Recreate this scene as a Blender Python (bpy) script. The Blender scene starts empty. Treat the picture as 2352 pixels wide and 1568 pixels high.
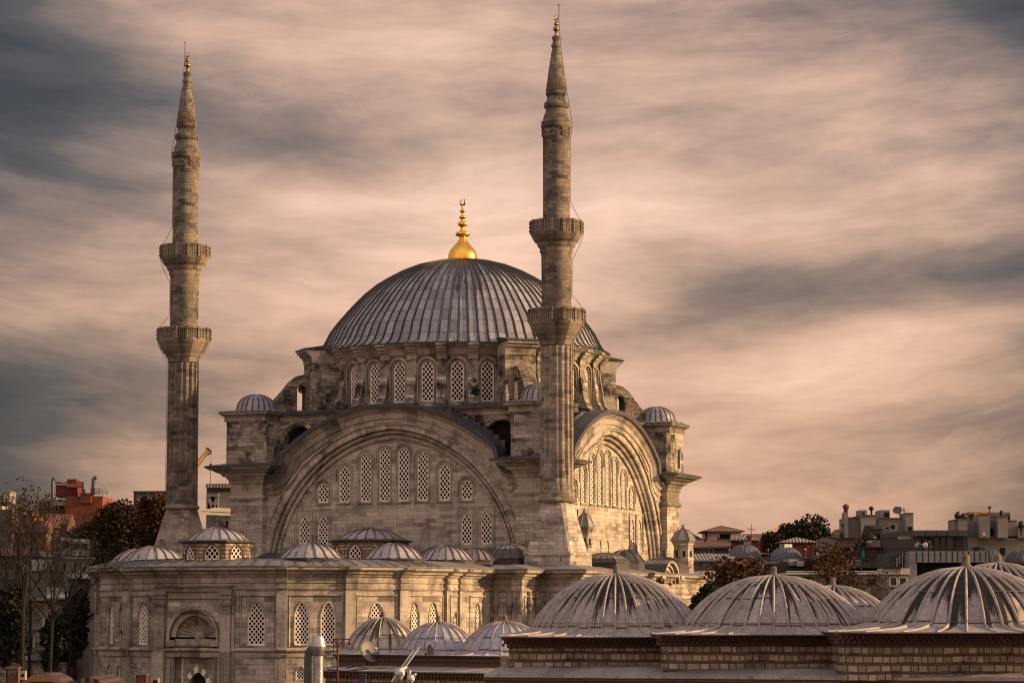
import bpy, bmesh, math, random
from mathutils import Vector, Matrix
from mathutils.geometry import tessellate_polygon
R = math.radians; PI = math.pi
rnd = random.Random(7)
SC = bpy.context.scene; COL = SC.collection
# ------------------------------------------------------------------ camera, sky, sun, exposure
F, PITCH, EYE = 6000., math.atan(626/6000.), 9.0       # photo measured at 2352 x 1568
cam = bpy.data.cameras.new('camera'); co = bpy.data.objects.new('camera', cam); COL.objects.link(co)
cam.sensor_width = 36; cam.lens = 36*F/2352; cam.clip_end = 6000; cam.clip_start = 1
co.location = (0, 0, EYE); co.rotation_euler = (PI/2+PITCH, 0, 0); SC.camera = co
SUN_AZ, SUN_EL = R(-3), R(14)       # azimuth from +X towards +Y
SUN_STRENGTH, EXPO = 5.0, 0.78
sl = bpy.data.lights.new('sun', 'SUN'); so = bpy.data.objects.new('sun', sl); COL.objects.link(so)
sl.energy = SUN_STRENGTH; sl.angle = R(0.7); sl.color = (1, .63, .31)
sd = Vector((math.cos(SUN_AZ)*math.cos(SUN_EL), math.sin(SUN_AZ)*math.cos(SUN_EL), math.sin(SUN_EL)))
so.rotation_euler = sd.to_track_quat('Z', 'Y').to_euler(); so.location = (200, 0, 120)
SC.view_settings.view_transform = 'Standard'; SC.view_settings.look = 'None'
SC.view_settings.exposure = EXPO; SC.view_settings.gamma = 1; SC.view_settings.use_curve_mapping = False
SC.cycles.pixel_filter_type = 'BLACKMAN_HARRIS'; SC.cycles.filter_width = 1.15
SC.cycles.max_bounces = 4; SC.cycles.diffuse_bounces = 2; SC.cycles.glossy_bounces = 2
SC.cycles.caustics_reflective = False; SC.cycles.caustics_refractive = False

class NT:
    """small node-tree helper: every call returns an output socket"""
    def __init__(s, tree): s.t = tree
    def put(s, node, key, v):
        i = node.inputs[key]
        if hasattr(v, 'is_output'): s.t.links.new(v, i)
        else: i.default_value = v
    def n(s, typ, out=0, props=None, **kw):
        nd = s.t.nodes.new(typ)
        for k, v in (props or {}).items(): setattr(nd, k, v)
        for k, v in kw.items(): s.put(nd, int(k[1:]) if k[0] == 'i' and k[1:].isdigit() else k.replace('_', ' '), v)
        return nd.outputs[out]
    def m(s, op, a, b=0., c=None):
        kw = dict(i0=a, i1=b)
        if c is not None: kw['i2'] = c
        return s.n('ShaderNodeMath', props={'operation': op}, **kw)
    def mix(s, f, a, b, mode='MIX'):
        nd = s.t.nodes.new('ShaderNodeMix'); nd.data_type = 'RGBA'; nd.blend_type = mode
        s.put(nd, 0, f); s.put(nd, 6, a); s.put(nd, 7, b); return nd.outputs[2]
    def ramp(s, f, stops, mode='LINEAR'):
        nd = s.t.nodes.new('ShaderNodeValToRGB'); s.put(nd, 0, f); cr = nd.color_ramp; cr.interpolation = mode
        while len(cr.elements) < len(stops): cr.elements.new(.5)
        for e, (p, c) in zip(cr.elements, stops):
            e.position = p; e.color = (c, c, c, 1) if isinstance(c, (int, float)) else (*c, 1)
        return nd.outputs[0]
    def noise(s, vec, scale=1., detail=4., rough=.55, out=0):
        return s.n('ShaderNodeTexNoise', out, Vector=vec, Scale=scale, Detail=detail, Roughness=rough)
    def xyz(s, x, y, z=0.): return s.n('ShaderNodeCombineXYZ', i0=x, i1=y, i2=z)
    def sep(s, v):
        nd = s.t.nodes.new('ShaderNodeSeparateXYZ'); s.put(nd, 0, v); return nd.outputs
    def scale(s, v, x, y, z=1.): return s.n('ShaderNodeVectorMath', props={'operation': 'MULTIPLY'}, i0=v, i1=(x, y, z))

def make_world():
    w = bpy.data.worlds.new('World'); SC.world = w; w.use_nodes = True; t = NT(w.node_tree); w.node_tree.nodes.clear()
    out = w.node_tree.nodes.new('ShaderNodeOutputWorld')
    d = t.n('ShaderNodeTexCoord', 0); X, Y, Z = t.sep(d)
    az = t.m('ARCTAN2', X, Y); el = t.m('ARCSINE', Z)
    e2 = t.m('SUBTRACT', el, t.m('MULTIPLY', t.m('MULTIPLY', az, az), .35))
    p = t.xyz(t.m('MULTIPLY', az, 6.5), t.m('MULTIPLY', e2, 21.))
    wp = t.noise(p, .9, 3., .5, 1)
    p2 = t.n('ShaderNodeVectorMath', props={'operation': 'MULTIPLY_ADD'}, i0=wp, i1=(.5, .6, 0), i2=p)
    n1 = t.noise(p2, 1.0, 5., .5); n2 = t.noise(t.scale(p2, 1.3, 1.5), 1.7, 7., .66)
    f = t.m('ADD', t.m('MULTIPLY', t.m('SUBTRACT', n1, .5), .74), t.m('MULTIPLY', t.m('SUBTRACT', n2, .5), .56))
    f = t.m('ADD', f, .575)
    def g(az0, el0, sa, se, tilt, amp):   # one broad cloud bank or bright gap; corner ones imitate lens falloff
        da = t.m('SUBTRACT', az, az0); de = t.m('SUBTRACT', t.m('SUBTRACT', el, el0), t.m('MULTIPLY', da, tilt))
        a = t.m('POWER', t.m('DIVIDE', da, sa), 2.); b = t.m('POWER', t.m('DIVIDE', de, se), 2.)
        return t.m('MULTIPLY', t.m('EXPONENT', t.m('MULTIPLY', t.m('ADD', a, b), -1.)), amp)
    for k in ((.150, .126, .105, .013, .15, -.33), (-.19, .185, .085, .030, -.15, -.34), (-.18, .085, .075, .016, .02, -.22),
              (-.09, .180, .06, .012, -.18, -.20), (.22, .23, .10, .036, -.25, -.40), (-.22, .24, .07, .055, 0, -.36), (-.23, .12, .06, .10, 0, -.20), (.24, .17, .05, .10, 0, -.26), (.12, .24, .07, .012, .05, -.16), (.17, .075, .05, .008, .02, -.10),
              (-.22, .02, .065, .06, 0, -.42), (.235, .02, .05, .07, 0, -.34), (.23, .09, .03, .05, 0, -.15),
              (-.03, .140, .10, .035, 0, .22), (.06, .160, .07, .016, .06, .20), (-.06, .225, .08, .03, -.2, .10),
              (.10, .10, .09, .018, .08, .12), (.02, .06, .14, .04, 0, .10), (.13, .07, .06, .03, .1, .13), (0, -.02, .6, .02, 0, -.08)):
        f = t.m('ADD', f, g(*k))
    colr = t.ramp(f, [(0, (.045, .046, .052)), (.2, (.092, .082, .083)), (.42, (.25, .178, .146)), (.64, (.53, .34, .252)), (.88, (.80, .535, .40))])
    low = t.ramp(t.m('MULTIPLY', el, 4.), [(0, (1.0, .90, .80)), (.35, (1, .95, .89)), (.7, (1, 1, 1.02)), (1, (.98, .97, 1.0))])
    colr = t.mix(1., colr, low, 'MULTIPLY')
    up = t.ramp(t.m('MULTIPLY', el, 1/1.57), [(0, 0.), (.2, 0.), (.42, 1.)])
    colr = t.mix(up, colr, t.mix(1., (.40, .355, .375, 1), t.ramp(n1, [(.3, .6), (.7, 1.3)]), 'MULTIPLY'))     # unseen overhead sky, level and tint set to light shade and lead
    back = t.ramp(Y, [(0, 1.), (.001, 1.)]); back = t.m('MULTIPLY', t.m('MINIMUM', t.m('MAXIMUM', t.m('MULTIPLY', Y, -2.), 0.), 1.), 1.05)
    colr = t.mix(1., colr, t.xyz(t.m('ADD', back, 1.), t.m('ADD', back, 1.), t.m('ADD', back, 1.)), 'MULTIPLY')   # unseen sky behind the viewer brightened, added fill for the shaded facade
    sky = w.node_tree.nodes.new('ShaderNodeTexSky'); sky.sky_type = 'NISHITA'; sky.sun_disc = False
    sky.sun_elevation = SUN_EL; sky.sun_rotation = PI/2-SUN_AZ; sky.dust_density = 3
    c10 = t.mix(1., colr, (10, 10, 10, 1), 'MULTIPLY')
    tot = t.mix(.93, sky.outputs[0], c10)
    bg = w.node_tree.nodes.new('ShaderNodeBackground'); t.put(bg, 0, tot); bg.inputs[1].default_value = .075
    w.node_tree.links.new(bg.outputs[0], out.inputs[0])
make_world()

# ------------------------------------------------------------------ materials
def new_mat(name):
    m = bpy.data.materials.new(name); m.use_nodes = True; t = NT(m.node_tree)
    b = m.node_tree.nodes['Principled BSDF']; return m, t, b
def bump(t, b, h, strength=.4, dist=.05):
    t.put(b, 'Normal', t.n('ShaderNodeBump', Height=h, Strength=strength, Distance=dist))
def plain(name, col, rough=.8, metal=0., var=.35, scale=1.5, spec=.3):
    m, t, b = new_mat(name); o = t.n('ShaderNodeTexCoord', 3)
    n = t.noise(o, scale, 6., .6); k = t.ramp(n, [(.25, 1-var), (.75, 1+var)])
    t.put(b, 'Base Color', t.mix(1., (*col, 1), k, 'MULTIPLY')); t.put(b, 'Roughness', rough); t.put(b, 'Metallic', metal)
    t.put(b, 'Specular IOR Level', spec); bump(t, b, t.noise(o, scale*6, 4.), .25, .03); return m
def stone(name, light, mid, dark, bw=.95, rh=.36, mortar=.012, soot=.42, grain=1.):
    """coursed ashlar: blocks of mixed tone, weathered bands, soot; UV in metres"""
    m, t, b = new_mat(name); uv = t.n('ShaderNodeTexCoord', 2); o = t.n('ShaderNodeTexCoord', 3)
    wv = t.noise(o, .35, 2.); U, V, _ = t.sep(uv)
    uv2 = t.xyz(U, t.m('ADD', V, t.m('MULTIPLY', wv, .10)))
    def brick(w, h, off, cc): return t.t.nodes.new('ShaderNodeTexBrick')
    def bk(w, h, off, ms, shift):
        nd = t.t.nodes.new('ShaderNodeTexBrick'); nd.offset = off; nd.squash = 1.35; nd.squash_frequency = 3
        t.put(nd, 'Vector', t.n('ShaderNodeVectorMath', props={'operation': 'ADD'}, i0=uv2, i1=(shift, 0, 0)))
        nd.inputs['Color1'].default_value = (0, 0, 0, 1); nd.inputs['Color2'].default_value = (1, 1, 1, 1); nd.inputs['Mortar'].default_value = (.5, .5, .5, 1)
        nd.inputs['Scale'].default_value = 1; nd.inputs['Mortar Size'].default_value = ms; nd.inputs['Mortar Smooth'].default_value = .3
        nd.inputs['Brick Width'].default_value = w; nd.inputs['Row Height'].default_value = h; return nd
    b1 = bk(bw, rh, .5, mortar, 0); b2 = bk(bw*2.3, rh*2, .37, 0., 5.3)
    tone = t.m('ADD', t.m('MULTIPLY', t.sep(b1.outputs[0])[0], .6), t.m('MULTIPLY', t.sep(b2.outputs[0])[0], .4))
    gr = t.noise(t.scale(uv2, .45*grain, 9.*grain), 1.2, 7., .7); gr2 = t.noise(o, 5.*grain, 5., .6)
    tone = t.m('ADD', tone, t.m('MULTIPLY', t.m('SUBTRACT', gr, .5), 1.0)); tone = t.m('ADD', tone, t.m('MULTIPLY', t.m('SUBTRACT', gr2, .5), .45))
    c = t.ramp(tone, [(.12, [x*.85 for x in dark]), (.42, mid), (.60, mid), (.92, light)])
    big = t.noise(t.scale(o, .55, .55, .5), 1., 7., .72); st = t.ramp(big, [(.38, 1-soot), (.53, 1.)])
    c = t.mix(1., c, st, 'MULTIPLY')
    drip = t.noise(t.scale(uv2, 2.6, .16), 1., 5., .65); c = t.mix(1., c, t.ramp(drip, [(.32, .6), (.42, 1.)]), 'MULTIPLY')
    c = t.mix(t.m('MULTIPLY', b1.outputs[1], .75), c, (dark[0]*.45, dark[1]*.45, dark[2]*.45, 1))
    t.put(b, 'Base Color', c); t.put(b, 'Roughness', .9); t.put(b, 'Specular IOR Level', .15)
    h = t.m('ADD', t.m('MULTIPLY', b1.outputs[1], -.8), t.m('MULTIPLY', tone, .6)); bump(t, b, h, .6, .05); return m
def lead(name, base, alt, stain, row=1.3, cap=99., streak=.5, rough=.5, joint=.05, metal=.35, edge=0.):
    """lead sheets: u = panel number, v = metres up from the eave; stain runs from 'cap' downwards"""
    m, t, b = new_mat(name); uv = t.n('ShaderNodeTexCoord', 2); o = t.n('ShaderNodeTexCoord', 3); U, V, _ = t.sep(uv)
    pu = t.m('FLOOR', U); fu = t.m('FRACT', U)
    r1 = t.n('ShaderNodeTexWhiteNoise', 0, {'noise_dimensions': '1D'}, W=pu)
    vv = t.m('ADD', t.m('DIVIDE', V, row), 0.); pv = t.m('FLOOR', vv); fv = t.m('FRACT', vv)
    r2 = t.n('ShaderNodeTexWhiteNoise', 0, {'noise_dimensions': '2D'}, Vector=t.xyz(pu, pv))
    n = t.noise(o, 1.1, 5., .6); fine = t.noise(o, 9., 4., .6); mot = t.noise(o, 3.2, 6., .7)
    c = t.mix(t.m('ADD', t.m('MULTIPLY', r2, .65), t.m('MULTIPLY', n, .35)), (*base, 1), (*alt, 1))
    c = t.mix(1., c, t.ramp(fine, [(.25, .72), (.75, 1.22)]), 'MULTIPLY')
    c = t.mix(1., c, t.ramp(mot, [(.32, .62), (.48, 1.), (.7, 1.12)]), 'MULTIPLY')
    # dark run-off streaks: start at the crown (v = cap) and run down beside the rolls
    sn = t.noise(t.xyz(t.m('MULTIPLY', U, 2.1), t.m('MULTIPLY', V, .22), 0.), 1., 6., .72)
    side = t.ramp(fu, [(0, .9), (.2, .35), (.55, 0.), (.85, .2), (1, .5)])
    h = t.m('DIVIDE', V, cap)
    lim = t.m('ADD', t.m('MULTIPLY', t.m('SUBTRACT', sn, .5), 1.6), t.m('ADD', t.m('MULTIPLY', r1, .35), t.m('MULTIPLY', side, t.m('MULTIPLY', r1, .8))))
    sm = t.ramp(t.m('ADD', lim, t.m('MULTIPLY', t.m('SUBTRACT', h, 1-streak), 1.3)), [(.36, 0.), (.46, 1.)])
    c = t.mix(t.m('MULTIPLY', sm, .94), c, (*stain, 1))
    if edge: c = t.mix(t.m('MULTIPLY', t.ramp(t.m('ADD', t.m('ABSOLUTE', t.m('SUBTRACT', fu, .5)), t.m('MULTIPLY', t.m('SUBTRACT', sn, .5), .22)), [(.5-edge*1.3, 0.), (.5-edge*.7, 1.)]), .9), c, (*[x*.4 for x in stain], 1))
    jl = t.ramp(fv, [(0, 1.), (joint, 0.)], 'CONSTANT'); c = t.mix(t.m('MULTIPLY', jl, .6), c, (*[x*.5 for x in stain], 1))
    t.put(b, 'Base Color', c); t.put(b, 'Roughness', t.ramp(fine, [(.2, rough-.1), (.8, rough+.15)])); t.put(b, 'Metallic', metal)
    t.put(b, 'Specular IOR Level', .4 if metal >= .1 else .1)
    bump(t, b, t.m('ADD', t.m('MULTIPLY', fine, .5), t.m('ADD', n, t.m('MULTIPLY', jl, .6))), .5, .04); return m
def brickstone(name, st, bk_):
    """Ottoman wall: rows of squared pale stones bedded between courses of red brick"""
    m, t, b = new_mat(name); uv = t.n('ShaderNodeTexCoord', 2); o = t.n('ShaderNodeTexCoord', 3); U, V, _ = t.sep(uv)
    wob = t.noise(o, .9, 4.); V2 = t.m('ADD', V, t.m('MULTIPLY', wob, .13)); P_ = .31
    row = t.m('FLOOR', t.m('DIVIDE', V2, P_)); fv = t.m('MULTIPLY', t.m('FRACT', t.m('DIVIDE', V2, P_)), P_)
    rr = t.n('ShaderNodeTexWhiteNoise', 0, {'noise_dimensions': '1D'}, W=row)
    ux = t.m('ADD', t.m('MULTIPLY', U, t.m('ADD', .85, t.m('MULTIPLY', rr, .35))), t.m('MULTIPLY', rr, 7.3))
    vo = t.t.nodes.new('ShaderNodeTexVoronoi'); vo.voronoi_dimensions = '1D'; vo.feature = 'DISTANCE_TO_EDGE'; t.put(vo, 'W', t.m('ADD', ux, t.m('MULTIPLY', row, 37.7))); vo.inputs['Scale'].default_value = 2.9
    vc = t.t.nodes.new('ShaderNodeTexVoronoi'); vc.voronoi_dimensions = '1D'; t.put(vc, 'W', t.m('ADD', ux, t.m('MULTIPLY', row, 37.7))); vc.inputs['Scale'].default_value = 2.9
    ed = t.ramp(vo.outputs[0], [(.05, 0.), (.085, 1.)])
    vm = t.m('MULTIPLY', t.ramp(fv, [(.085, 0.), (.10, 1.)]), t.ramp(t.m('SUBTRACT', P_, fv), [(.012, 0.), (.03, 1.)]))
    stone_m = t.m('MULTIPLY', ed, vm)
    fine = t.noise(o, 14., 5., .65); big = t.noise(o, .9, 6., .7)
    tone = t.m('ADD', t.m('MULTIPLY', t.sep(vc.outputs[1])[0], .6), t.m('MULTIPLY', fine, .5))
    sc = t.ramp(tone, [(.15, [x*.5 for x in st]), (.5, st), (.95, [min(1, x*1.5) for x in st])])
    bl = t.n('ShaderNodeTexBrick', 0, Vector=uv, Scale=1., Brick_Width=.26, Row_Height=.048, Mortar_Size=.006, Color1=(*bk_, 1), Color2=(bk_[0]*.6, bk_[1]*.6, bk_[2]*.6, 1), Mortar=(.17, .13, .10, 1))
    bl = t.mix(1., bl, t.ramp(fine, [(.25, .7), (.75, 1.25)]), 'MULTIPLY')
    c = t.mix(stone_m, bl, sc); c = t.mix(1., c, t.ramp(big, [(.34, .42), (.5, 1.), (.7, 1.15)]), 'MULTIPLY')
    t.put(b, 'Base Color', c); t.put(b, 'Roughness', .92); t.put(b, 'Specular IOR Level', .1)
    bump(t, b, t.m('ADD', t.m('MULTIPLY', stone_m, 1.), t.m('MULTIPLY', fine, .5)), .7, .04); return m
def leafmat(name, a, b_, c_):
    m, t, b = new_mat(name); o = t.n('ShaderNodeTexCoord', 3); gi = t.n('ShaderNodeNewGeometry', 8)
    n = t.noise(o, .55, 3.); f = t.m('ADD', t.m('MULTIPLY', n, .8), t.m('MULTIPLY', gi, .45))
    t.put(b, 'Base Color', t.ramp(f, [(.35, a), (.6, b_), (.95, c_)])); t.put(b, 'Roughness', .85); t.put(b, 'Specular IOR Level', .1); return m
def corrug(name, a, b_, per=.35):
    m, t, b = new_mat(name); uv = t.n('ShaderNodeTexCoord', 2); o = t.n('ShaderNodeTexCoord', 3); U, V, _ = t.sep(uv)
    s_ = t.m('SINE', t.m('MULTIPLY', U, 2*PI/per)); n = t.noise(o, .9, 5.)
    c = t.mix(t.ramp(n, [(.35, 0.), (.65, 1.)]), (*a, 1), (*b_, 1)); c = t.mix(1., c, t.ramp(s_, [(.0, .55), (.5, 1.)]), 'MULTIPLY')
    t.put(b, 'Base Color', c); t.put(b, 'Roughness', .8); bump(t, b, s_, .8, .06); return m

ST = stone('mosque_limestone', (.55, .485, .40), (.355, .315, .26), (.19, .17, .14))
STD = stone('drum_limestone', (.48, .42, .34), (.30, .262, .212), (.115, .10, .08), soot=.86)
STF = stone('lighter_minaret_limestone', (.40, .34, .27), (.285, .24, .19), (.15, .13, .105), bw=.8, rh=.33, soot=.4)
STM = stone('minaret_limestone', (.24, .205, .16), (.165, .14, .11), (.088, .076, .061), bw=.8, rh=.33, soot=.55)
STW = stone('courtyard_limestone', (.54, .48, .40), (.33, .292, .242), (.175, .155, .128), bw=1.25, rh=.42, soot=.42)
STY = stone('tympanum_limestone', (.49, .435, .36), (.375, .333, .275), (.245, .217, .178), bw=1.1, rh=.36, mortar=.010, soot=.35)
TRIM = stone('moulded_limestone', (.47, .415, .34), (.345, .305, .25), (.20, .177, .145), bw=1.4, rh=3., mortar=.006, soot=.52, grain=.8)
TRIMM = stone('minaret_mouldings', (.31, .265, .205), (.215, .182, .142), (.11, .094, .074), bw=1.4, rh=3., mortar=.006, soot=.6, grain=.8)
VOUS = stone('arch_voussoirs', (.51, .45, .37), (.36, .318, .262), (.20, .177, .145), bw=9., rh=.52, mortar=.016, soot=.4, grain=.6)
RUB = stone('rubble_masonry', (.36, .31, .24), (.22, .185, .14), (.09, .075, .055), bw=.45, rh=.2, mortar=.03, soot=.8)
LAT = plain('pale_stone_lattice', (.74, .66, .55), .9, 0, .18, 1.2)
GLASS = plain('dark_window_glass', (.010, .011, .013), .4, 0, .5, .8, .08)
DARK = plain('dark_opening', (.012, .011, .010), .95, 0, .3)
LEAD = lead('weathered_lead', (.15, .147, .156), (.35, .342, .35), (.045, .034, .026), 1.45, 19., .56, .42, .06, .15, .13)
LEADP = lead('pale_lead', (.27, .255, .265), (.37, .345, .345), (.07, .058, .045), 1.6, 3.2, .34, .52, .03, .2)
LEADR = lead('roof_lead', (.13, .125, .13), (.22, .205, .20), (.05, .045, .04), 2.6, 9., .2, .55, .02, .15)
LEADF = lead('pale_foreground_lead', (.225, .20, .186), (.355, .32, .30), (.016, .013, .010), 1.62, 4.9, .60, .62, .022, .05)
LEADL = lead('ledge_lead', (.20, .18, .165), (.32, .29, .265), (.07, .06, .045), 3.1, 6., .35, .65, .01, .05)
LEADB = lead('blue_grey_foreground_lead', (.30, .295, .335), (.40, .385, .42), (.09, .07, .05), 1.5, 3.9, .16, .55, .022, .05)
LEADO = lead('mossy_foreground_lead', (.36, .31, .25), (.44, .385, .32), (.06, .045, .03), 1.5, 3.9, .62, .7, .025, .03)
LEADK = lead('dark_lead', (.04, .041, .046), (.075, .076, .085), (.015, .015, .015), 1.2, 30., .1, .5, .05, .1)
GOLD = plain('gilded_copper', (.95, .52, .09), .28, 1., .14, 2.)
GOLDK = plain('tarnished_gilding', (.30, .165, .045), .4, 1., .4, 2.)
IRON = plain('dark_iron', (.03, .026, .024), .6, .6, .4)
RUST = plain('rusty_steel', (.10, .04, .02), .85, .2, .5, 4.)
STEEL = plain('galvanised_steel', (.33, .33, .33), .38, .85, .3, 2.)
DUCT = plain('dark_painted_duct', (.055, .065, .065), .6, .2, .3)
BRK = brickstone('brick_and_stone_wall', (.31, .255, .195), (.10, .075, .058))
BRKC = plain('brick_cornice', (.10, .058, .044), .9, 0, .4, 5.)
WHITE = plain('white_paint', (.48, .46, .43), .6, 0, .15)
RED = plain('dark_red_paint', (.10, .02, .016), .8, 0, .35); ORANGE = plain('orange_render', (.15, .05, .024), .9, 0, .3, .6)
CREAM = plain('cream_render', (.27, .235, .185), .9, 0, .28, .3); GREYW = plain('grey_concrete', (.13, .118, .10), .9, 0, .3, .3)
PALE = plain('pale_grey_render', (.195, .18, .155), .9, 0, .22, .25); CHAR = plain('charcoal_panels', (.035, .037, .038), .6, 0, .25, .4)
DGLASS = plain('dark_facade_glass', (.02, .024, .028), .2, 0, .4, .3); TILE = corrug('clay_roof_tiles', (.17, .065, .035), (.10, .045, .03), .4)
COR = corrug('corrugated_sheet', (.27, .25, .22), (.15, .125, .10), .5); CORR = corrug('rusty_corrugated_sheet', (.065, .032, .024), (.04, .022, .017), .5)
WOOD = plain('dark_timber', (.035, .03, .026), .9, 0, .5, 2.); BARK = plain('tree_bark', (.012, .010, .008), .95, 0, .4, 2.)
YEL = plain('yellow_crane_paint', (.45, .25, .05), .7, 0, .3)
GRD = plain('street_ground', (.06, .055, .05), .95, 0, .4, .1); ORN = plain('yellow_panel', (.55, .27, .03), .8)
# ------------------------------------------------------------------ geometry helpers
class MB:
    def __init__(s): s.v = []; s.f = []; s.u = []; s.mi = []; s.sm = []
    def face(s, pts, uv=None, mi=0, sm=False):
        i = len(s.v); s.v += [tuple(p) for p in pts]; s.f.append(tuple(range(i, i+len(pts)))); s.u.append(uv); s.mi.append(mi); s.sm.append(sm)
    def grid(s, rows, uvs=None, closed=False, mi=0, sm=True):
        """rows[i][j] points sharing vertices; closed wraps j"""
        i0 = len(s.v); n = len(rows[0])
        for r in rows: s.v += [tuple(p) for p in r]
        for i in range(len(rows)-1):
            for j in range(n if closed else n-1):
                k = (j+1) % n
                s.f.append((i0+i*n+j, i0+i*n+k, i0+(i+1)*n+k, i0+(i+1)*n+j))
                if uvs:
                    a, b, c, d = uvs[i][j], uvs[i][j+1], uvs[i+1][j+1], uvs[i+1][j]; s.u.append((a, b, c, d))
                else: s.u.append(None)
                s.mi.append(mi); s.sm.append(sm)
    def box(s, c, d, rz=0, mi=0, M=None):
        hx, hy, hz = d[0]/2, d[1]/2, d[2]/2; cr, sr = math.cos(rz), math.sin(rz); q = []
        for z in (-hz, hz):
            for x, y in ((-hx, -hy), (hx, -hy), (hx, hy), (-hx, hy)):
                p = Vector((x, y, z))
                if M: p = M @ p
                else: p = Vector((x*cr-y*sr, x*sr+y*cr, z))
                q.append((c[0]+p.x, c[1]+p.y, c[2]+p.z))
        for f in ((3, 2, 1, 0), (4, 5, 6, 7), (0, 1, 5, 4), (1, 2, 6, 5), (2, 3, 7, 6), (3, 0, 4, 7)): s.face([q[i] for i in f], None, mi)
    def bar(s, a, b, w, h=None, mi=0, up=(0, 0, 1)):
        a, b = Vector(a), Vector(b); d = b-a; L = d.length
        if L < 1e-6: return
        z = d/L; x = z.cross(Vector(up)); x = x.normalized() if x.length > 1e-4 else Vector((1, 0, 0)); y = z.cross(x)
        s.box((a+b)/2, (w, h or w, L), mi=mi, M=Matrix((x, y, z)).transposed())
    def prism(s, poly, z0, z1, mi=0, top=True):
        n = len(poly)
        if top: s.face([(x, y, z1) for x, y in poly], None, mi)
        L = 0
        for i in range(n):
            a, b = poly[i], poly[(i+1) % n]; l = math.dist(a, b)
            s.face([(*a, z0), (*b, z0), (*b, z1), (*a, z1)], [(L, z0), (L+l, z0), (L+l, z1), (L, z1)], mi); L += l
    def loft(s, polys, mi=0, cap=True, sm=False):
        """polys: list of equal-length 3D rings"""
        n = len(polys[0]); 
        for A, B in zip(polys, polys[1:]):
            for i in range(n): s.face([A[i], A[(i+1) % n], B[(i+1) % n], B[i]], None, mi, sm)
        if cap: s.face(polys[-1], None, mi)
    def lathe(s, prof, n, cx=0, cy=0, nu=None, mi=0, sm=True, a0=0, a1=2*PI):
        full = a1-a0 > 2*PI-1e-6; m = n if full else n+1; L = [0]
        for p, q in zip(prof, prof[1:]): L.append(L[-1]+math.dist(p, q))
        rm = max(p[0] for p in prof); nu = nu or rm*(a1-a0)
        rows = [[(cx+r*math.cos(a0+(a1-a0)*j/n), cy+r*math.sin(a0+(a1-a0)*j/n), z) for j in range(m)] for r, z in prof]
        uvs = [[(nu*j/n, l) for j in range(n+1)] for l in L]
        s.grid(rows, uvs, full, mi, sm)
    def zlathe(s, prof, n, cx=0, cy=0, mi=0, sm=True):   # as lathe, v is height (for masonry courses)
        rm = max(p[0] for p in prof)
        rows = [[(cx+r*math.cos(2*PI*j/n), cy+r*math.sin(2*PI*j/n), z) for j in range(n)] for r, z in prof]
        s.grid(rows, [[(rm*2*PI*j/n, z) for j in range(n+1)] for r, z in prof], True, mi, sm)
    def tube(s, pts, r, n=6, mi=0, cap=False):
        pts = [Vector(p) for p in pts]; rows = []; px = None
        for i, p in enumerate(pts):
            d = (pts[min(i+1, len(pts)-1)]-pts[max(i-1, 0)]).normalized()
            x = d.cross(Vector((0, 0, 1))) if px is None else px-d*px.dot(d)
            if x.length < 1e-3: x = d.cross(Vector((0, 1, 0)))
            x.normalize(); px = x; y = d.cross(x); rr = r[i] if isinstance(r, (list, tuple)) else r
            rows.append([p+(x*math.cos(2*PI*j/n)+y*math.sin(2*PI*j/n))*rr for j in range(n)])
        s.grid(rows, None, True, mi, True)
        if cap: s.face(rows[-1], None, mi); s.face(rows[0][::-1], None, mi)
    def sweep(s, prof, path, closed=False, mi=0, nu=1., zfn=None, cap=True):
        """profile (d outward, z) along a plan polyline; outward is to the right of travel; v = length along the profile"""
        n = len(path); nr = []
        for i in range(n):
            a = path[i-1] if (closed or i) else None; b = path[i]; c = path[(i+1) % n] if (closed or i < n-1) else None
            def rn(p, q): L = math.dist(p, q) or 1e-9; return ((q[1]-p[1])/L, -(q[0]-p[0])/L)
            if a is None: m = rn(b, c)
            elif c is None: m = rn(a, b)
            else:
                p, q = rn(a, b), rn(b, c); k = max(.35, 1+p[0]*q[0]+p[1]*q[1]); m = ((p[0]+q[0])/k, (p[1]+q[1])/k)
            nr.append(m)
        S_ = [0]
        for i in range(n if closed else n-1): S_.append(S_[-1]+math.dist(path[i], path[(i+1) % n]))
        L = [0]
        for p, q in zip(prof, prof[1:]): L.append(L[-1]+math.dist(p, q))
        idx = list(range(n))+([0] if closed else [])
        for a in range(len(idx)-1):
            i, j = idx[a], idx[a+1]
            for k in range(len(prof)-1):
                (d0, z0), (d1, z1) = prof[k], prof[k+1]
                def pt(q, d, z): return (path[q][0]+nr[q][0]*d, path[q][1]+nr[q][1]*d, z)
                s.face([pt(i, d0, z0), pt(j, d0, z0), pt(j, d1, z1), pt(i, d1, z1)],
                       [(S_[a]*nu, L[k]), (S_[a+1]*nu, L[k]), (S_[a+1]*nu, L[k+1]), (S_[a]*nu, L[k+1])], mi)
        if cap and not closed:
            for q in (0, n-1): s.face([(path[q][0]+nr[q][0]*d, path[q][1]+nr[q][1]*d, z) for d, z in prof], None, mi)
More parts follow.
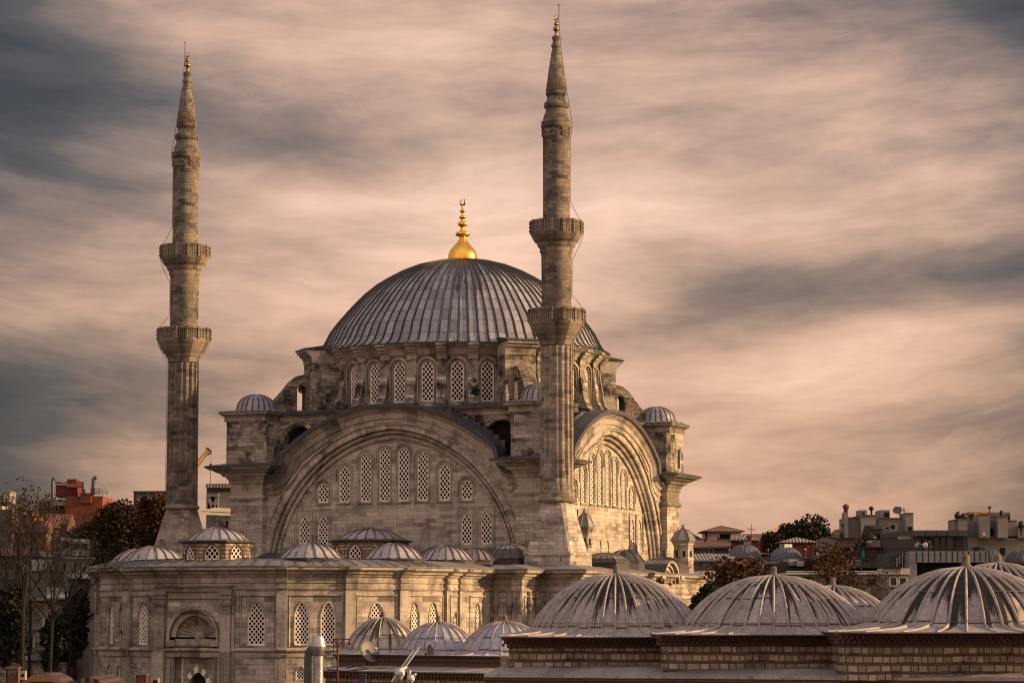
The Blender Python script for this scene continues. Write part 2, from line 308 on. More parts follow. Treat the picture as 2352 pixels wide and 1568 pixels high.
    def build(s, name, mats, parent=None):
        me = bpy.data.meshes.new(name); me.from_pydata(s.v, [], s.f)
        for m in (mats if isinstance(mats, (list, tuple)) else [mats]): me.materials.append(m)
        ul = me.uv_layers.new(name='UVMap').data; V = s.v
        for p in me.polygons:
            p.material_index = s.mi[p.index]; p.use_smooth = s.sm[p.index]; uv = s.u[p.index]
            if uv is None:
                nx, ny, nz = p.normal
                if abs(nz) > .8: q = [(V[i][0], V[i][1]) for i in p.vertices]
                else:
                    l = math.hypot(nx, ny); tx, ty = -ny/l, nx/l; k = 1/max(.5, math.sqrt(1-nz*nz)); q = [(V[i][0]*tx+V[i][1]*ty, V[i][2]*k) for i in p.vertices]
            else: q = uv
            for li, w in zip(p.loop_indices, q): ul[li].uv = w
        o = bpy.data.objects.new(name, me); COL.objects.link(o)
        if parent: o.parent = parent
        return o
def tag(o, label=None, cat=None, group=None, kind=None):
    if label and not kind: kind = 'thing'
    for k, v in (('label', label), ('category', cat), ('group', group), ('kind', kind)):
        if v: o[k] = v
    return o
def thing(name, label, cat, loc=(0, 0, 0), rz=0, group=None):
    o = bpy.data.objects.new(name, None); COL.objects.link(o); o.location = loc; o.rotation_euler = (0, 0, rz); o.empty_display_size = .5
    return tag(o, label, cat, group)
def ptY(u, v, Y):
    """a photo point at a chosen distance Y in front of the camera -> world"""
    a, b = u-1176, 784-v; y = F*math.cos(PITCH)-b*math.sin(PITCH); k = Y/y
    return Vector((a*k, Y, EYE+k*(F*math.sin(PITCH)+b*math.cos(PITCH))))
def frame(ox, oy, tx, ty):
    """wall frame: s along (tx,ty), d outward (right of travel)"""
    def Fn(s, z, d=0.): return (ox+tx*s+ty*d, oy+ty*s-tx*d, z)
    return Fn
def archp(w, z0, z1, kind='round', cx=0, n=10):
    """window outline, convex, counter-clockwise from bottom left"""
    h = w/2; p = [(cx-h, z0), (cx+h, z0)]
    if kind == 'rect': return p+[(cx+h, z1), (cx-h, z1)]
    if kind == 'round': return p+[(cx+h*math.cos(PI*i/n), z1-h+h*math.sin(PI*i/n)) for i in range(n+1)]
    if kind == 'cusp':   # shouldered, pointed head
        return p+[(cx+h, z1-.95*w), (cx+.97*h, z1-.8*w), (cx+.80*h, z1-.58*w), (cx+.68*h, z1-.36*w), (cx+.42*h, z1-.13*w), (cx, z1),
                  (cx-.42*h, z1-.13*w), (cx-.68*h, z1-.36*w), (cx-.80*h, z1-.58*w), (cx-.97*h, z1-.8*w), (cx-h, z1-.95*w)]
    q = []; e = .5*h; RR = h+e; a1 = math.acos(e/RR)
    zs = z1-RR*math.sin(a1)
    for i in range(n//2+1): a = a1*i/(n//2); q.append((cx-e+RR*math.cos(a), zs+RR*math.sin(a)))
    return p+q+[(2*cx-x, z) for x, z in q[-2::-1]]
def inpoly_clip(p, q, poly):
    """clip segment to convex ccw polygon"""
    t0, t1 = 0., 1.; dx, dz = q[0]-p[0], q[1]-p[1]
    for i in range(len(poly)):
        a, b = poly[i], poly[(i+1) % len(poly)]; nx, nz = -(b[1]-a[1]), b[0]-a[0]
        den = nx*dx+nz*dz; num = nx*(a[0]-p[0])+nz*(a[1]-p[1])
        if abs(den) < 1e-9:
            if num > 0: return None
            continue
        t = num/den
        if den > 0: t0 = max(t0, t)
        else: t1 = min(t1, t)
        if t0 >= t1: return None
    return (p[0]+dx*t0, p[1]+dz*t0), (p[0]+dx*t1, p[1]+dz*t1)
def panel(mb, Fn, outline, holes, d=0., mi=0):
    """flat wall with real openings"""
    L = [[Vector((x, z, 0)) for x, z in outline]]+[[Vector((x, z, 0)) for x, z in h[::-1]] for h in holes]
    flat = [p for l in L for p in l]
    for t in tessellate_polygon(L):
        a, b, c = (flat[i] for i in t)
        if (b-a).cross(c-a).z < 0: b, c = c, b
        mb.face([Fn(p.x, p.y, d) for p in (a, b, c)], [(p.x, p.y) for p in (a, b, c)], mi)
def ring(mb, Fn, poly, d0, d1, mi=0, skip=()):
    n = len(poly); L = 0
    for i in range(n):
        a, b = poly[i], poly[(i+1) % n]; l = math.dist(a, b)
        if i not in skip: mb.face([Fn(*a, d0), Fn(*b, d0), Fn(*b, d1), Fn(*a, d1)], None, mi)
        L += l
def offs(poly, k):
    """scale outline about its centre by distance k (good enough for small frames)"""
    cx = sum(p[0] for p in poly)/len(poly); zs = [p[1] for p in poly]; cz = (min(zs)+max(zs))/2; w = max(abs(p[0]-cx) for p in poly); h = (max(zs)-min(zs))/2
    return [(cx+(x-cx)*(w+k)/w, cz+(z-cz)*(h+k)/h) for x, z in poly]
def window(par, Fn, poly, depth=.45, sx=.385, sz=.52, bw=.07, frm=.1, lat=LAT, rim=None, wall=None, hood=None, lattice=True):
    """window = reveal + raised frame; sub-parts: pane, lattice"""
    mb = MB(); ring(mb, Fn, poly, 0, -depth); o = offs(poly, frm)
    if frm > 0:
        for i in range(len(poly)):
            j = (i+1) % len(poly); mb.face([Fn(*o[i], .05), Fn(*o[j], .05), Fn(*poly[j], .05), Fn(*poly[i], .05)]); mb.face([Fn(*o[i], 0), Fn(*o[j], 0), Fn(*o[j], .05), Fn(*o[i], .05)])
            mb.face([Fn(*poly[i], .05), Fn(*poly[j], .05), Fn(*poly[j], 0), Fn(*poly[i], 0)])
    w = mb.build('window', wall or ST, par)
    pb = MB(); pb.face([Fn(x, z, -depth+.02) for x, z in poly]); pb.build('pane', GLASS, w)
    if not lattice: return w
    lb = MB(); xs = [p[0] for p in poly]; zs = [p[1] for p in poly]; x0, x1, z0, z1 = min(xs), max(xs), min(zs), max(zs); H = z1-z0
    inner = offs(poly, -.04); dm = -depth*.3; W = x1-x0
    nx = max(2, round(W/sx)); sx = W/nx; sl = sz/sx; k = -int(H/sl/sx)-2
    def strip(a, b, wd, d0, d1):
        ex, ez = b[0]-a[0], b[1]-a[1]; l = math.hypot(ex, ez)
        if l < .05: return
        px, pz = -ez/l*wd/2, ex/l*wd/2; A = [(a[0]+px, a[1]+pz), (b[0]+px, b[1]+pz), (b[0]-px, b[1]-pz), (a[0]-px, a[1]-pz)]
        lb.face([Fn(*q, d1) for q in A])
        for q, r_ in ((0, 1), (2, 3)): lb.face([Fn(*A[q], d0), Fn(*A[r_], d0), Fn(*A[r_], d1), Fn(*A[q], d1)])
    for i in range(k, nx-k+1):
        for sg, off in ((1, 0.), (-1, .004)):
            xb = x0+i*sx
            seg = inpoly_clip((xb, z0), (xb+sg*(H+.1)/sl, z1+.1), inner)
            if seg: strip(*seg, bw, dm-.05, dm+.02+off)
    for i in range(len(inner)): strip(inner[i], inner[(i+1) % len(inner)], .1, dm-.06, dm+.03)
    lb.build('lattice', lat, w); return w
def archivolt(mb, Fn, cx, cz, r0, r1, d0, d1, leg=0., n=14, mi=0):
    """raised half-ring moulding with straight legs"""
    A = [(cx+r0, cz-leg)] + [(cx+r0*math.cos(PI*i/n), cz+r0*math.sin(PI*i/n)) for i in range(n+1)] + [(cx-r0, cz-leg)]
    B = [(cx+r1, cz-leg)] + [(cx+r1*math.cos(PI*i/n), cz+r1*math.sin(PI*i/n)) for i in range(n+1)] + [(cx-r1, cz-leg)]
    for i in range(len(A)-1):
        for P0, P1, da, db in ((A, B, d1, d1), (A, A, d0, d1), (B, B, d0, d1)):
            mb.face([Fn(*P0[i], da), Fn(*P0[i+1], da), Fn(*P1[i+1], db), Fn(*P1[i], db)], None, mi)
def ribs(mb, prof, n, w, h, cx=0, cy=0, mi=0, a0=0, taper=True):
    """raised rolls along the meridians of a lathe"""
    rm = prof[0][0]
    for k in range(n):
        a = a0+2*PI*k/n; c, s = math.cos(a), math.sin(a); rows = []
        for i, (r, z) in enumerate(prof):
            p, q = prof[max(0, i-1)], prof[min(len(prof)-1, i+1)]; l = math.dist(p, q) or 1; nr, nz = (q[1]-p[1])/l, -(q[0]-p[0])/l
            ww = min(w, 2*PI*r/n*.55) if taper else w; row = []
            for e, hh in ((-1, 0), (-.55, 1), (.55, 1), (1, 0)):
                rr, zz = r+nr*h*hh-nr*.01*(1-hh), z+nz*h*hh; row.append((cx+rr*c-s*e*ww/2, cy+rr*s+c*e*ww/2, zz))
            rows.append(row)
        mb.grid(rows, [[(k+.5, prof[i][1])]*4 for i in range(len(prof))], False, mi, False)
def capprof(r, h, z0, flare=.25, n=9, tip=.0):
    """shallow lead dome: flared skirt then spherical cap"""
    pr = [(r*1.06, z0), (r*1.0, z0+.05*h), (r*.93, z0+.14*h)]
    for i in range(1, n+1): a = (PI/2)*i/n; pr.append((r*.93*math.cos(a), z0+.14*h+h*.86*math.sin(a)**1.0)) if i < n else pr.append((max(tip, .02), z0+h))
    return pr
# ------------------------------------------------------------------ ground
def rotm(x, y): return (-5+x*math.cos(R(24))+y*math.sin(R(24)), 262-x*math.sin(R(24))+y*math.cos(R(24)))
gm = MB(); gx = [-3000, -900, -300, -150, -60, 0, 60, 150, 300, 900, 3000]; gy = [-200, 40, 120, 180, 260, 300, 340, 400, 480, 700, 1200, 4000]
gz = {400: 2, 480: 5, 700: 8, 1200: 4}
gm.grid([[(x, y, gz.get(y, 0)) for x in gx] for y in gy], None, False, 0, True)
tag(gm.build('ground', GRD), None, None, None, 'structure')
MR = R(-24); MX, MY = -5., 262.
# ------------------------------------------------------------------ prayer hall
mosque = thing('mosque', 'large domed stone mosque hall with great arched facades and gilded finial between two minarets', 'mosque', (MX, MY, 0), MR)
FR = [frame(0, -15.3, 1, 0), frame(15.3, 0, 0, 1), frame(0, 15.3, -1, 0), frame(-15.3, 0, 0, -1)]
def tarc(r, n=24, e=.9, zs=12.3):
    """two-centred arch, right spring to left spring"""
    RR = r+e; am = math.acos(e/RR); q = [(-e+RR*math.cos(am*i/n), zs+RR*math.sin(am*i/n)) for i in range(n+1)]
    return q+[(-x, z) for x, z in q[-2::-1]]
def topcurve():
    cz, RR = 11.8, 16.8; a1 = math.asin(11.0/RR); q = [(RR*math.sin(a1*i/14), cz+RR*math.cos(a1*i/14)) for i in range(15)]
    q += [(11.25, 23.95), (11.38, 23.3), (11.6, 22.75), (12.0, 22.3), (12.5, 22.08), (13.0, 22.15), (13.35, 22.5)]
    return [(-x, z) for x, z in q[:0:-1]]+q          # left to right
def sweepc(mb, Fn, curve, prof, mi=0):
    """profile (n = distance below the curve's line, d outward) along a curve in the wall plane, left to right"""
    n = len(curve); nr = []
    for i in range(n):
        a, b = curve[max(0, i-1)], curve[min(n-1, i+1)]; l = math.dist(a, b); nr.append(((b[1]-a[1])/l, -(b[0]-a[0])/l))
    S_ = [0]
    for i in range(n-1): S_.append(S_[-1]+math.dist(curve[i], curve[i+1]))
    for k in range(len(prof)-1):
        (n0, d0), (n1, d1) = prof[k], prof[k+1]
        for i in range(n-1):
            def p(j, nn, dd): return Fn(curve[j][0]+nr[j][0]*nn, curve[j][1]+nr[j][1]*nn, dd)
            mb.face([p(i, n0, d0), p(i+1, n0, d0), p(i+1, n1, d1), p(i, n1, d1)], [(S_[i], n0), (S_[i+1], n0), (S_[i+1], n1), (S_[i], n1)], mi)
WUP = [(1.0, 24.76), (3.02, 24.28), (5.3, 23.13), (7.61, 21.53)]
for fi, Fn in enumerate(FR):
    vis = fi < 2
    holes = []
    for sx_ in (-1, 1):
        for x, t in WUP: holes.append(archp(1.15, 19.66, t, 'round', sx_*x))
        for x in (7.6, 9.62): holes.append(archp(1.12, 15.5, 18.5, 'cusp', sx_*x))
    if fi == 1:
        for x in (-1.0, 1.0): holes.append(archp(.75, 13.6, 16.2, 'cusp', x))
    inn = tarc(12.45)
    mb = MB(); panel(mb, Fn, [(-12.45, 0), (12.45, 0)]+inn, holes if vis else []); mb.build('tympanum_wall', STY, mosque)
    if vis:
        for h in holes: window(mosque, Fn, h, .5, frm=0.)
        mb = MB()
        for sx_ in (-1, 1):
            for x, t in WUP:
                archivolt(mb, Fn, sx_*x, t-.575, .82, .92, 0, .12, .9); archivolt(mb, Fn, sx_*x, t-.575, .66, .74, 0, .06, t-19.9)
                mb.box(Fn(sx_*x, 19.55, .06), (1.5 if fi % 2 == 0 else .2, .2 if fi % 2 == 0 else 1.5, .14))
            for x in (7.6, 9.62):
                for a, b in (((x-.86, 15.2), (x-.86, 19.0)), ((x+.86, 15.2), (x+.86, 19.0)), ((x-.9, 19.0), (x+.9, 19.0)), ((x-.9, 15.2), (x+.9, 15.2))):
                    mb.bar(Fn(sx_*a[0], a[1], .04), Fn(sx_*b[0], b[1], .04), .12, .12)
        mb.build('window_mouldings', TRIM, mosque)
    # great arch: stepped mouldings from tympanum out to the spandrel face
    PR = [(12.4, -.6), (12.4, .22), (12.55, .32), (12.66, .30), (12.68, .02), (12.86, .0), (12.9, .42), (13.02, .54), (13.12, .52), (13.14, .28), (13.26, .28), (13.28, .74), (13.36, .84), (13.9, .84), (13.92, 1.02), (14.05, 1.04), (14.07, .86)]
    mb = MB(); curves = [[(r, 0)]+tarc(r)+[(-r, 0)] for r, _ in PR]
    for k in range(len(PR)-1):
        A, B = curves[k], curves[k+1]; L = 0
        for i in range(len(A)-1):
            l = math.dist(A[i], A[i+1]); w0, w1 = PR[k][0]+PR[k][1], PR[k+1][0]+PR[k+1][1]
            mb.face([Fn(*A[i], PR[k][1]), Fn(*A[i+1], PR[k][1]), Fn(*B[i+1], PR[k+1][1]), Fn(*B[i], PR[k+1][1])], [(w0, L), (w0, L+l), (w1, L+l), (w1, L)]); L += l
    mb.build('great_arch', VOUS, mosque)
    top = topcurve()
    mb = MB(); lo = [(14.05, 0)]+tarc(14.05)+[(-14.05, 0)]
    outl = [(-14.6, 0), (-14.05, 0)]+lo[::-1][1:-1]+[(14.05, 0), (14.6, 0), (14.6, 22.6)]+[(x, z) for x, z in top[::-1]]+[(-14.6, 22.6)]
    panel(mb, Fn, outl, [], .86); sweepc(mb, Fn, top, [(0, .86), (0, -1.0), (1.2, -1.0)]); mb.build('arch_gable', STY, mosque)
    mb = MB(); sweepc(mb, Fn, top, [(1.75, .86), (1.72, .98), (1.6, 1.0), (1.56, .9), (1.2, .9), (1.15, 1.02), (.95, 1.06), (.9, .96), (.62, .98), (.5, 1.12), (.3, 1.3), (.12, 1.48), (.02, 1.52), (-.06, 1.54)]); mb.build('gable_cornice', TRIM, mosque)
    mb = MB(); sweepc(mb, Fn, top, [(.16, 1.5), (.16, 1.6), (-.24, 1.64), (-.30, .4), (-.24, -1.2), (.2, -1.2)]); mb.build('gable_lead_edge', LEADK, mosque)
    # stepped lead course behind the gable
    for sg in (-1, 1):
        mb = MB()
        for i in range(11):
            s0 = 4.7+i*.62; z1 = 11.8+math.sqrt(max(0, 17.1**2-s0**2))+.18
            if s0 > 10.9: z1 = 25.0-(s0-10.9)*1.25
            mb.box(Fn(sg*(s0+.31), z1-.6, -.35-.25), (.62 if fi % 2 == 0 else 1.0, 1.0 if fi % 2 == 0 else .62, 1.3))
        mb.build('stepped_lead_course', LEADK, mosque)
    # block behind the gable with its dark arched openings and cornice
    mb = MB(); UF = (lambda G: (lambda s_, z, d=0.: G(s_, z, d-1.0)))(Fn)
    ho = [archp(3.5, 22.6, 27.15, 'round', 10.75), archp(3.5, 22.6, 27.15, 'round', -10.75)]
    panel(mb, UF, [(-14.3, 0), (14.3, 0), (14.3, 28.3), (-14.3, 28.3)], ho)
    for h in ho: ring(mb, UF, h, 0, -.9)
    for sg in (-1, 1): archivolt(mb, UF, sg*10.75, 25.4, 1.76, 2.15, 0, .08, .8)
    mb.build('upper_wall', STD, mosque)
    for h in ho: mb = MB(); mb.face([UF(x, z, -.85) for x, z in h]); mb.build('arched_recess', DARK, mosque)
sq = [(14.3, -14.3), (14.3, 14.3), (-14.3, 14.3), (-14.3, -14.3)]
mb = MB(); mb.sweep([(0, 27.6), (.1, 27.7), (.1, 27.9), (.35, 28.2), (.5, 28.25), (.55, 28.4)], sq, True); mb.build('roof_cornice', TRIM, mosque)
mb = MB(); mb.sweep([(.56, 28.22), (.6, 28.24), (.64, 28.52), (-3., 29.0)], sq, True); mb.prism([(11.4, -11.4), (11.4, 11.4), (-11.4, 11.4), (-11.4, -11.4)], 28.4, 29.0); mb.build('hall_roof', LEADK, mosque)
# corner towers
for tx in (-1, 1):
    for ty in (-1, 1):
        cx, cy = tx*15.12, ty*15.12
        def sqr(h, ch=.0): return [(cx+h, cy-h), (cx+h, cy+h), (cx-h, cy+h), (cx-h, cy-h)]
        mb = MB(); mb.prism(sqr(1.75), 0, 23.3); mb.build('tower_pier', ST, mosque)
        mb = MB(); mb.sweep([(0, 19.95), (.16, 20.0), (.24, 20.2), (.16, 20.42), (0, 20.5), (.03, 21.5), (.14, 21.6), (.14, 21.85), (.3, 22.05), (.36, 22.2), (.6, 22.25), (.75, 22.5), (1.05, 22.62), (1.3, 22.8), (1.62, 22.88), (1.75, 23.02), (1.85, 23.05), (1.86, 23.15)], sqr(1.75), True); mb.build('tower_ledge', TRIM, mosque)
        mb = MB(); mb.sweep([(1.9, 23.1), (1.92, 23.22), (.35, 23.55)], sqr(1.75), True, nu=1.8); mb.build('ledge_lead', LEADK, mosque)
        mb = MB(); c_ = .35; h = 2.22
        oc = [(cx+h, cy-h+c_), (cx+h, cy+h-c_), (cx+h-c_, cy+h), (cx-h+c_, cy+h), (cx-h, cy+h-c_), (cx-h, cy-h+c_), (cx-h+c_, cy-h), (cx+h-c_, cy-h)]
        if tx > 0 and ty > 0:      # slit window on the far right tower
            mb.prism(oc, 23.3, 28.2)
        else: mb.prism(oc, 23.3, 28.2)
        mb.build('tower_shaft', STD, mosque)
        mb = MB(); mb.sweep([(0, 27.55), (.06, 27.6), (.06, 27.75), (0, 27.8), (.05, 28.0), (.3, 28.2), (.42, 28.25), (.44, 28.42)], sqr(2.22), True); mb.build('tower_cornice', TRIM, mosque)
        mb = MB(); mb.sweep([(.47, 28.42), (.5, 28.52), (-.3, 28.7)], sqr(2.22), True, nu=2.); mb.prism(sqr(1.95), 28.3, 28.7)
        pr = [(2.3, 28.62), (2.05, 28.72), (1.92, 28.95)]+[(1.9*math.cos(a), 28.98+1.35*math.sin(a)) for a in [PI/2*i/7 for i in range(8)]]
        mb.lathe(pr, 32, cx, cy, 20); ribs(mb, pr[:-1], 20, .09, .05, cx, cy); mb.build('tower_dome', LEAD, mosque)
mb = MB(); mb.box((17.34+.012, 15.6, 24.9), (.06, .55, 1.9)); mb.build('slit_window', DARK, mosque)
# drum
RD = 13.6; NB = 12.2
mbW = MB(); mbP = MB(); mbT = MB(); mbL = MB()
def volute(mb, Fn, s0, w, prof):
    """solid of side profile (d, z), width w centred at s0"""
    a = [Fn(s0-w/2, z, d) for d, z in prof]; b = [Fn(s0+w/2, z, d) for d, z in prof]
    for i in range(len(prof)-1): mb.face([a[i], b[i], b[i+1], a[i+1]], None, 0)
    mb.face(a, None); mb.face(b[::-1], None)
for q in range(4):
    base = -90+90*q
    for k in range(7):
        ang = R(base-1.3+(k-3)*NB); hw = RD*math.tan(R(NB/2)); ct, st_ = math.cos(ang), math.sin(ang)
        Fn = frame(RD*ct, RD*st_, -st_, ct)
        h = archp(1.22, 29.2, 33.05, 'round')
        panel(mbW, Fn, [(-hw, 28.4), (hw, 28.4), (hw, 34.6), (-hw, 34.6)], [h] if q < 2 else [])
        if q < 2: window(mosque, Fn, h, .45, wall=STD, frm=.0)
        archivolt(mbT, Fn, 0, 32.44, .86, 1.06, 0, .22, 3.2); archivolt(mbT, Fn, 0, 32.44, .7, .76, 0, .08, 3.2)
    for k in range(8):
        ang = R(base-1.3+(k-3.5)*NB); ct, st_ = math.cos(ang), math.sin(ang); Fn = frame(RD*ct, RD*st_, -st_, ct)
        if k in (0, 7): continue
        mbP, mbT2, mbL = MB(), MB(), MB()
        volute(mbP, Fn, 0, .95, [(-.1, 28.6), (1.25, 28.6), (1.2, 29.05), (.95, 29.5), (.72, 30.1), (.62, 30.9), (.5, 31.6), (.36, 32.3), (.3, 33.3), (-.1, 33.3)])
        volute(mbT2, Fn, 0, 1.0, [(-.1, 33.25), (.42, 33.25), (.42, 33.4), (.36, 33.45), (.45, 33.7), (.7, 33.95), (.75, 34.1), (.95, 34.2), (1.0, 34.4), (1.25, 34.5), (1.27, 34.68), (-.1, 34.68)])
        volute(mbL, Fn, 0, 1.25, [(-.1, 28.5), (1.6, 28.5), (1.5, 28.82), (1.22, 29.0), (-.1, 29.0)])
        o = mbP.build('pilaster', STD, mosque); mbT2.build('capital', TRIM, o); mbL.build('lead_foot', LEADK, o)
    # diagonal buttress with flying half-arch down to the tower
    ang = R(base+45); ct, st_ = math.cos(ang), math.sin(ang); Fn = frame(RD*ct, RD*st_, -st_, ct)
    mbP, mbT2, mbL = MB(), MB(), MB()
    volute(mbP, Fn, 0, 3.1, [(-.8, 28.4), (2.75, 28.4), (2.62, 31.6), (2.5, 33.6), (-.8, 33.6)])
    volute(mbT2, Fn, 0, 3.14, [(-.8, 33.5), (2.6, 33.5), (2.62, 33.65), (2.55, 33.7), (2.75, 34.1), (3.0, 34.25), (3.05, 34.4), (3.3, 34.55), (3.32, 34.75), (-.8, 34.75)])
    volute(mbL, Fn, 0, 3.4, [(-.8, 34.76), (3.42, 34.76), (3.42, 34.9), (1.2, 35.25), (-.8, 35.25)])
    o = mbP.build('corner_buttress', STD, mosque); mbT2.build('cornice', TRIM, o); mbL.build('lead_cap', LEADK, o)
    Bn = frame(0, 0, ct, st_); b2 = MB()
    ol = [(16.0, 28.5), (20.9, 28.5), (20.3, 29.25), (19.5, 29.9), (18.7, 30.8), (18.0, 31.7), (17.3, 32.25), (16.6, 32.4), (16.0, 32.2)]
    ho = archp(.95, 28.7, 31.3, 'round', 17.0); ds = .75
    panel(b2, Bn, ol, [ho], ds); panel(b2, Bn, ol, [ho], -ds); ring(b2, Bn, ol, ds, -ds); ring(b2, Bn, ho, ds, -ds)
    b2.build('flying_buttress', RUB, mosque)
mbW.build('drum_wall', STD, mosque); mbT.build('drum_archivolts', TRIM, mosque)
mb = MB(); mb.zlathe([(13.5, 33.6), (13.8, 33.7), (13.8, 33.9), (14.05, 34.1), (14.1, 34.25), (14.5, 34.45), (14.75, 34.55), (14.8, 34.7)], 96); mb.build('drum_cornice', TRIM, mosque)
mb = MB(); mb.lathe([(14.86, 34.64), (14.9, 34.78), (14.5, 34.95)], 96, nu=92); mb.build('dome_eave', LEADK, mosque)
DP = [(14.92, 34.8), (14.5, 35.0), (14.15, 35.35), (13.85, 35.85), (13.3, 36.95), (12.6, 37.9), (11.75, 38.9), (10.8, 39.95), (9.9, 40.85), (8.8, 41.75), (7.6, 42.5), (6.2, 43.25), (4.7, 43.85), (3.2, 44.25), (1.6, 44.5), (.05, 44.55)]
mb = MB(); mb.lathe(DP, 92, nu=92); ribs(mb, DP[:-1], 92, .09, .11, mi=1); mb.build('main_dome', [LEAD, LEADR], mosque)
def crescent(mb, c, r, rt, ax=(1, 0), n=18):
    """horned crescent opening upwards"""
    pts = []; rr = []
    for i in range(n+1):
        a = R(68)-(R(316))*i/n; pts.append((c[0]+ax[0]*r*math.cos(a), c[1]+ax[1]*r*math.cos(a), c[2]+r*math.sin(a))); rr.append(max(.02, rt*math.sin(PI*(i+.35)/(n+.7))))
    mb.tube(pts, rr, 6)
k = .0437; pz = lambda v: 44.5+(598-v)*k
mb = MB(); mb.lathe([(33*k, pz(599)), (34*k, pz(590)), (33*k, pz(582)), (29*k, pz(573)), (21*k, pz(563)), (13*k, pz(554)), (8.5*k, pz(547)), (7*k, pz(541))], 32); mb.build('finial_bulb', GOLD, mosque)
mb = MB(); mb.lathe([(6*k, pz(542)), (15*k, pz(539)), (17*k, pz(535)), (15*k, pz(531)), (6*k, pz(528)), (5*k, pz(522)), (5*k, pz(518)), (10*k, pz(515)), (11.5*k, pz(511)), (9*k, pz(507)), (4*k, pz(504)), (4*k, pz(500)), (8*k, pz(497)), (8*k, pz(494)), (3*k, pz(491)), (3*k, pz(485)), (6.5*k, pz(482)), (6.5*k, pz(479)), (2.5*k, pz(476)), (2.5*k, pz(468))], 20); mb.build('finial_stem', GOLD, mosque)
mb = MB(); crescent(mb, (0, 0, pz(460)), 8*k, 2.6*k, (.9, -.4)); mb.build('finial_crescent', GOLDK, mosque)
# small stair turrets beside the hall
def turret(x, y, r, z0, ze, zt, n=8):
    mb = MB(); mb.zlathe([(r, z0), (r, ze-.5), (r*1.08, ze-.45), (r*1.08, ze-.3), (r*1.22, ze-.1), (r*1.25, ze)], n, x, y, sm=False)
    o = mb.build('stair_turret', ST, mosque); mb = MB(); h = (zt-ze)*.72
    pr = [(r*1.32, ze), (r*1.3, ze+.06), (r*1.12, ze+h*.3), (r*.95, ze+h*.55), (r*.6, ze+h*.85), (r*.25, ze+h*.97), (r*.16, ze+h)]
    mb.lathe(pr, n, x, y, sm=False); ribs(mb, pr, n, .07, .04, x, y); q = ze+h; e = (zt-ze)*.28
    mb.lathe([(r*.2, q-.05), (r*.3, q+.15*e), (r*.2, q+.4*e), (r*.13, q+.5*e), (r*.22, q+.7*e), (r*.12, q+.9*e), (.02, q+e)], 10, x, y); mb.build('turret_cap', LEADR, o)
    mb = MB()
    for i in range(n):
        a = (i+.5)*2*PI/n; rr = r*math.cos(PI/n)+.012; mb.box((x+rr*math.cos(a), y+rr*math.sin(a), ze-1.3), (.06, .17*r+.08, .6), a)
    mb.build('turret_slits', DARK, o)
turret(19.2, -14.4, .72, 11, 16.95, 18.75); turret(-19.3, -15.2, .78, 11, 16.9, 18.5); turret(20.1, 9.4, 1.05, 9, 16.3, 17.95)
